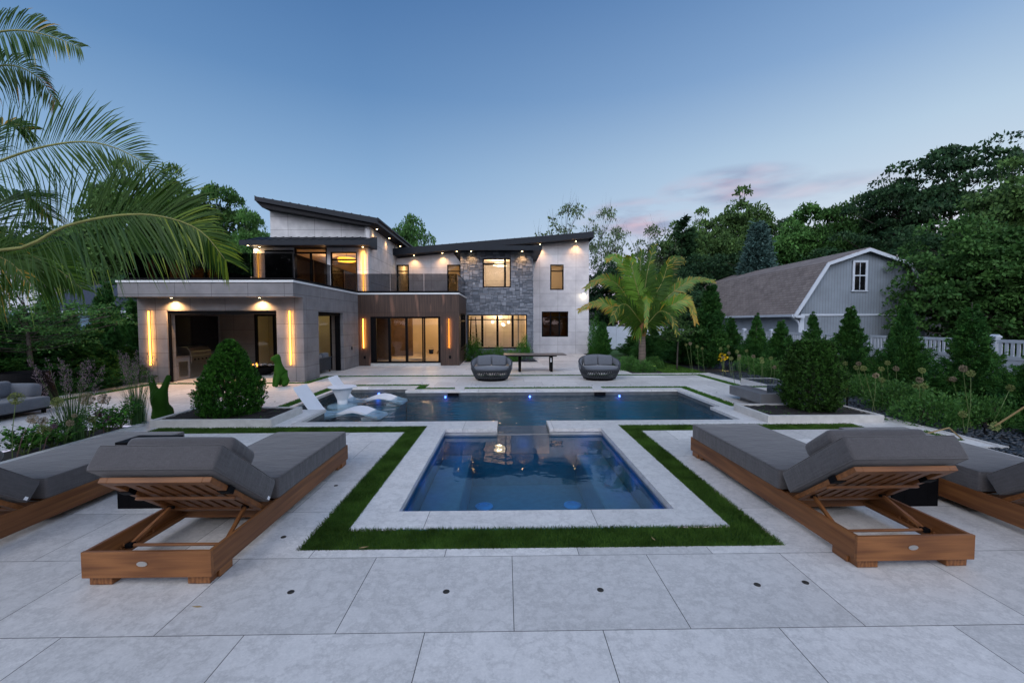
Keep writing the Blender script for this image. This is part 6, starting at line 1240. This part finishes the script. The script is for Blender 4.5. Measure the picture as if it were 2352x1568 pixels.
for i, (x, y, n, h) in enumerate(((-7.85, 7.05, 26, .38), (-7.8, 7.45, 26, .42), (-8.0, 7.3, 20, .4), (-7.8, 8.05, 22, .42), (-7.75, 8.45, 30, .48), (-7.8, 8.75, 26, .55))): leafy((x, y, -.03), n, h*1.25, 60+i, 'low leafy plant in the left bed, %s' % ['nearest the camera', 'second from the camera', 'behind the second, away from the kerb', 'right at the foot of the tall grass', 'right of the tall grass under the purple allium', 'farthest, next to the planter'][i])

# ================================================================== PALMS
def frond(pts, Lf, nl, parent, mats=('leaf_palm', 'leaf_palmtip'), seed=0, wd=.034, droop=.35, base_bare=.08, spread=.95, tipmix=.25, updir=(0, 0, 1), rad=.02, ts=.6):
    rg = np.random.default_rng(seed); pts = [Vector(p) for p in pts]
    def bez(t):  # Catmull-like through points
        n = len(pts)-1; k = min(int(t*n), n-1); f = t*n-k; p0 = pts[max(k-1, 0)]; p1 = pts[k]; p2 = pts[k+1]; p3 = pts[min(k+2, n)]
        return .5*((2*p1)+(p2-p0)*f+(2*p0-5*p1+4*p2-p3)*f*f+(3*p1-p0-3*p2+p3)*f**3)
    m = MB(); S = [bez(i/24) for i in range(25)]; m.tube(S, [rad*(1-.85*i/24) for i in range(25)], 6)
    V = []; Q = []; MI = []
    for i in range(nl):
        for sd in (-1, 1):
            t = base_bare+(1-base_bare)*(i+rg.random()*.5)/nl; t = min(t, .995); p = bez(t); tg = (bez(min(1, t+.01))-bez(max(0, t-.01))).normalized()
            u = Vector(updir); sdv = tg.cross(u).normalized()*sd; upv = sdv.cross(tg).normalized()*sd
            if upv.z < 0: upv = -upv
            fwdk = .35+.75*t; L = Lf*(.35+.65*math.sin(min(1, (t*1.12+.12))*PI)**.6)*(1-.25*(t > .9))*(.85+.3*rg.random())
            d = (sdv*spread+tg*fwdk+upv*.22+Vector(rg.normal(size=3))*.07).normalized(); w_ = wd*(.6+.4*math.sin(t*PI)); s = d.cross(upv).normalized()*w_/2; b = len(V); g = Vector((0, 0, -1)); K = 4
            for k in range(K+1):
                f = k/K; q = p+d*L*f+g*L*droop*f**2.2*(.8+.5*rg.random()*(k == K)); ww = s*(math.sin(min(1, f*1.25+.2)*PI*.5+.0) if f < .6 else (1.02-f)/.42); V += [tuple(q-ww), tuple(q+ww)]
            yl = rg.random()
            for k in range(K):
                Q.append([b+2*k, b+2*k+1, b+2*k+3, b+2*k+2]); MI.append(1 if (k == K-1 and yl < tipmix*1.6*t) or (yl < tipmix*max(0, t-ts)*5) else 0)
    o = npmesh('frond', np.array(V), np.array(Q), list(mats), parent, MI)
    r_ = m.build('rachis', 'rachis', o, smooth=True); return o
# the near palm at the left, its trunk outside the picture
t = thing('coconut_palm', (-8.3, 5.4, 0), 'large coconut palm whose fronds hang in from the left edge', 'palm')
m = MB(); m.tube([(0, 0, -.1), (.05, 0, 1), (.15, .0, 2.2), (.30, 0, 3.2)], [.22, .18, .16, .13], 12); m.build('trunk', 'palm_bark', t, smooth=True)
O = Vector((-8.3, 5.4, 0)); cr = Vector((.30, 0, 3.2))
def fr(pp, **k): k.setdefault('updir', (0, -1, .15)); frond([cr+Vector((.05, 0, .1))]+[at(px, py, y=Y)-O for px, py, Y in pp], parent=t, **k)
fr([(0, 575, 5.3), (150, 520, 5.1), (270, 495, 5.0), (370, 497, 5.0), (460, 530, 5.0), (520, 600, 5.05)], Lf=.98, nl=165, seed=1, tipmix=.30, droop=.20, wd=.024, rad=.024, spread=.8, mats=('leaf_palm', 'leaf_yel'))
fr([(-60, 400, 5.6), (0, 370, 5.5), (110, 335, 5.4), (220, 328, 5.4), (320, 368, 5.4), (385, 440, 5.45)], Lf=.88, nl=140, seed=2, tipmix=.06, droop=.16, wd=.020, spread=.8, mats=('leaf_palm', 'leaf_palmmid'))
fr([(-150, 140, 5.6), (-60, 90, 5.5), (30, 70, 5.4), (110, 82, 5.4), (185, 110, 5.4)], Lf=.6, nl=100, seed=3, tipmix=.05, droop=.45, wd=.026)
fr([(-150, 300, 5.9), (-60, 180, 5.8), (20, 150, 5.8), (90, 180, 5.8), (130, 240, 5.8)], Lf=.5, nl=80, seed=4, tipmix=.12, droop=.6, wd=.026, mats=('leaf_palm', 'palm_husk'))
fr([(-60, 600, 5.8), (30, 580, 6.0), (120, 610, 6.2), (190, 665, 6.4)], Lf=.75, nl=110, seed=5, tipmix=.2, droop=.35, wd=.026, mats=('leaf_palm', 'leaf_palmmid'))
fr([(-80, 540, 6.4), (-10, 470, 6.8), (60, 450, 7.2), (120, 500, 7.6)], Lf=.95, nl=110, seed=6, tipmix=.2, droop=.4)
fr([(-120, 600, 5.4), (-50, 580, 5.4), (20, 600, 5.4), (70, 650, 5.4)], Lf=.7, nl=90, seed=7, tipmix=.12, droop=.4, wd=.026)
fr([(-120, 480, 5.8), (-60, 380, 6.2), (0, 290, 6.6), (70, 300, 6.8)], Lf=.8, nl=80, seed=8, tipmix=.1, droop=.4)
for k in range(7):
    a = PI*.62+k*.42; L = 2.6+.5*rr.random(); e = [cr+Vector((math.cos(a)*L*f, math.sin(a)*L*f, 1.5*math.sin(f*2.2)*(.6+.4*(k % 2))-.5*f)) for f in (.02, .3, .6, .85, 1)]; frond(e, .7, 55, t, seed=20+k, tipmix=.2)
# the palm standing in the yard, centre right
PB = Vector((5.95, 18.7, 0)); t = thing('coconut_palm', PB, 'short coconut palm with yellowing fronds standing in the round mulch bed', 'palm')
m = MB(); zz = np.linspace(-.05, 1.55, 15); m.tube([(.0+.02*math.sin(z*2), 0, z) for z in zz], [.165-.03*z/1.5+.008*(i % 2) for i, z in enumerate(zz)], 12); m.build('trunk', 'palm_bark', t, smooth=True)
m = MB(); m.lathe([(.15, 1.48), (.20, 1.62), (.21, 1.75), (.15, 2.0), (.08, 2.2), (0, 2.25)], n=14); m.build('husk', 'palm_husk', t)
FR = [([(1474, 690, .3), (1470, 625, .5), (1474, 575, .7)], .7, .05, 'leaf_palm'), ([(1490, 700, 0), (1520, 650, 0), (1535, 605, 0), (1550, 590, 0)], .55, .2, 'leaf_palm'),
 # px path in the photo, depth offsets, colour mix
 ([(1478, 690, 0), (1488, 620, .1), (1502, 565, .25)], .75, .04, 'leaf_palm'), ([(1470, 690, -.3), (1455, 630, -.6), (1448, 590, -.8), (1455, 600, -1)], .6, .1, 'leaf_palmmid'),
 ([(1462, 690, 0), (1440, 625, .0), (1415, 590, 0), (1392, 597, 0)], .55, .3, 'leaf_palmmid'), ([(1455, 710, .2), (1420, 655, .3), (1380, 640, .3), (1345, 662, .3)], .62, .55, 'leaf_palmmid'),
 ([(1460, 745, -.1), (1420, 712, -.3), (1375, 695, -.4), (1330, 712, -.5)], .62, .65, 'leaf_palmmid'), ([(1465, 730, -.5), (1440, 700, -1.0), (1420, 705, -1.3), (1405, 740, -1.5)], .6, .2, 'leaf_palm'),
 ([(1495, 700, .2), (1530, 630, .3), (1555, 595, .4), (1568, 600, .4)], .55, .35, 'leaf_palm'), ([(1495, 710, .3), (1535, 665, .4), (1565, 648, .4), (1585, 665, .4)], .55, .3, 'leaf_palm'),
 ([(1500, 715, 0), (1545, 672, 0), (1590, 643, 0), (1640, 645, 0)], .55, .3, 'leaf_palmmid'), ([(1500, 730, -.3), (1545, 700, -.6), (1580, 690, -.7), (1598, 740, -.8)], .6, .75, 'leaf_palmmid'),
 ([(1480, 720, -.6), (1482, 680, -1.2), (1486, 690, -1.6), (1483, 750, -1.8)], .45, .3, 'leaf_palmmid'), ([(1490, 740, -.4), (1515, 715, -.8), (1540, 725, -1.1), (1555, 765, -1.2)], .55, .3, 'leaf_palm'), ([(1475, 700, .8), (1450, 650, 1.3), (1430, 640, 1.6)], .6, .2, 'leaf_palm'), ([(1490, 700, .8), (1510, 640, 1.4), (1530, 640, 1.7)], .6, .2, 'leaf_palm')]
for i, (pp, L, tm, mt) in enumerate(FR):
    frond([(0, 0, 1.6), (0, 0, 1.95)]+[at(px, py, y=PB.y+dy)-PB for px, py, dy in pp], L*1.15, 105, t, (mt, 'leaf_palmtip'), 70+i, .052, .25, .22, spread=.8, tipmix=tm*.6, rad=.028, updir=(0, -1, .35), ts=.55)
for k_ in PROTO:
    if not PROTO[k_][3]: print('unused proto', k_)
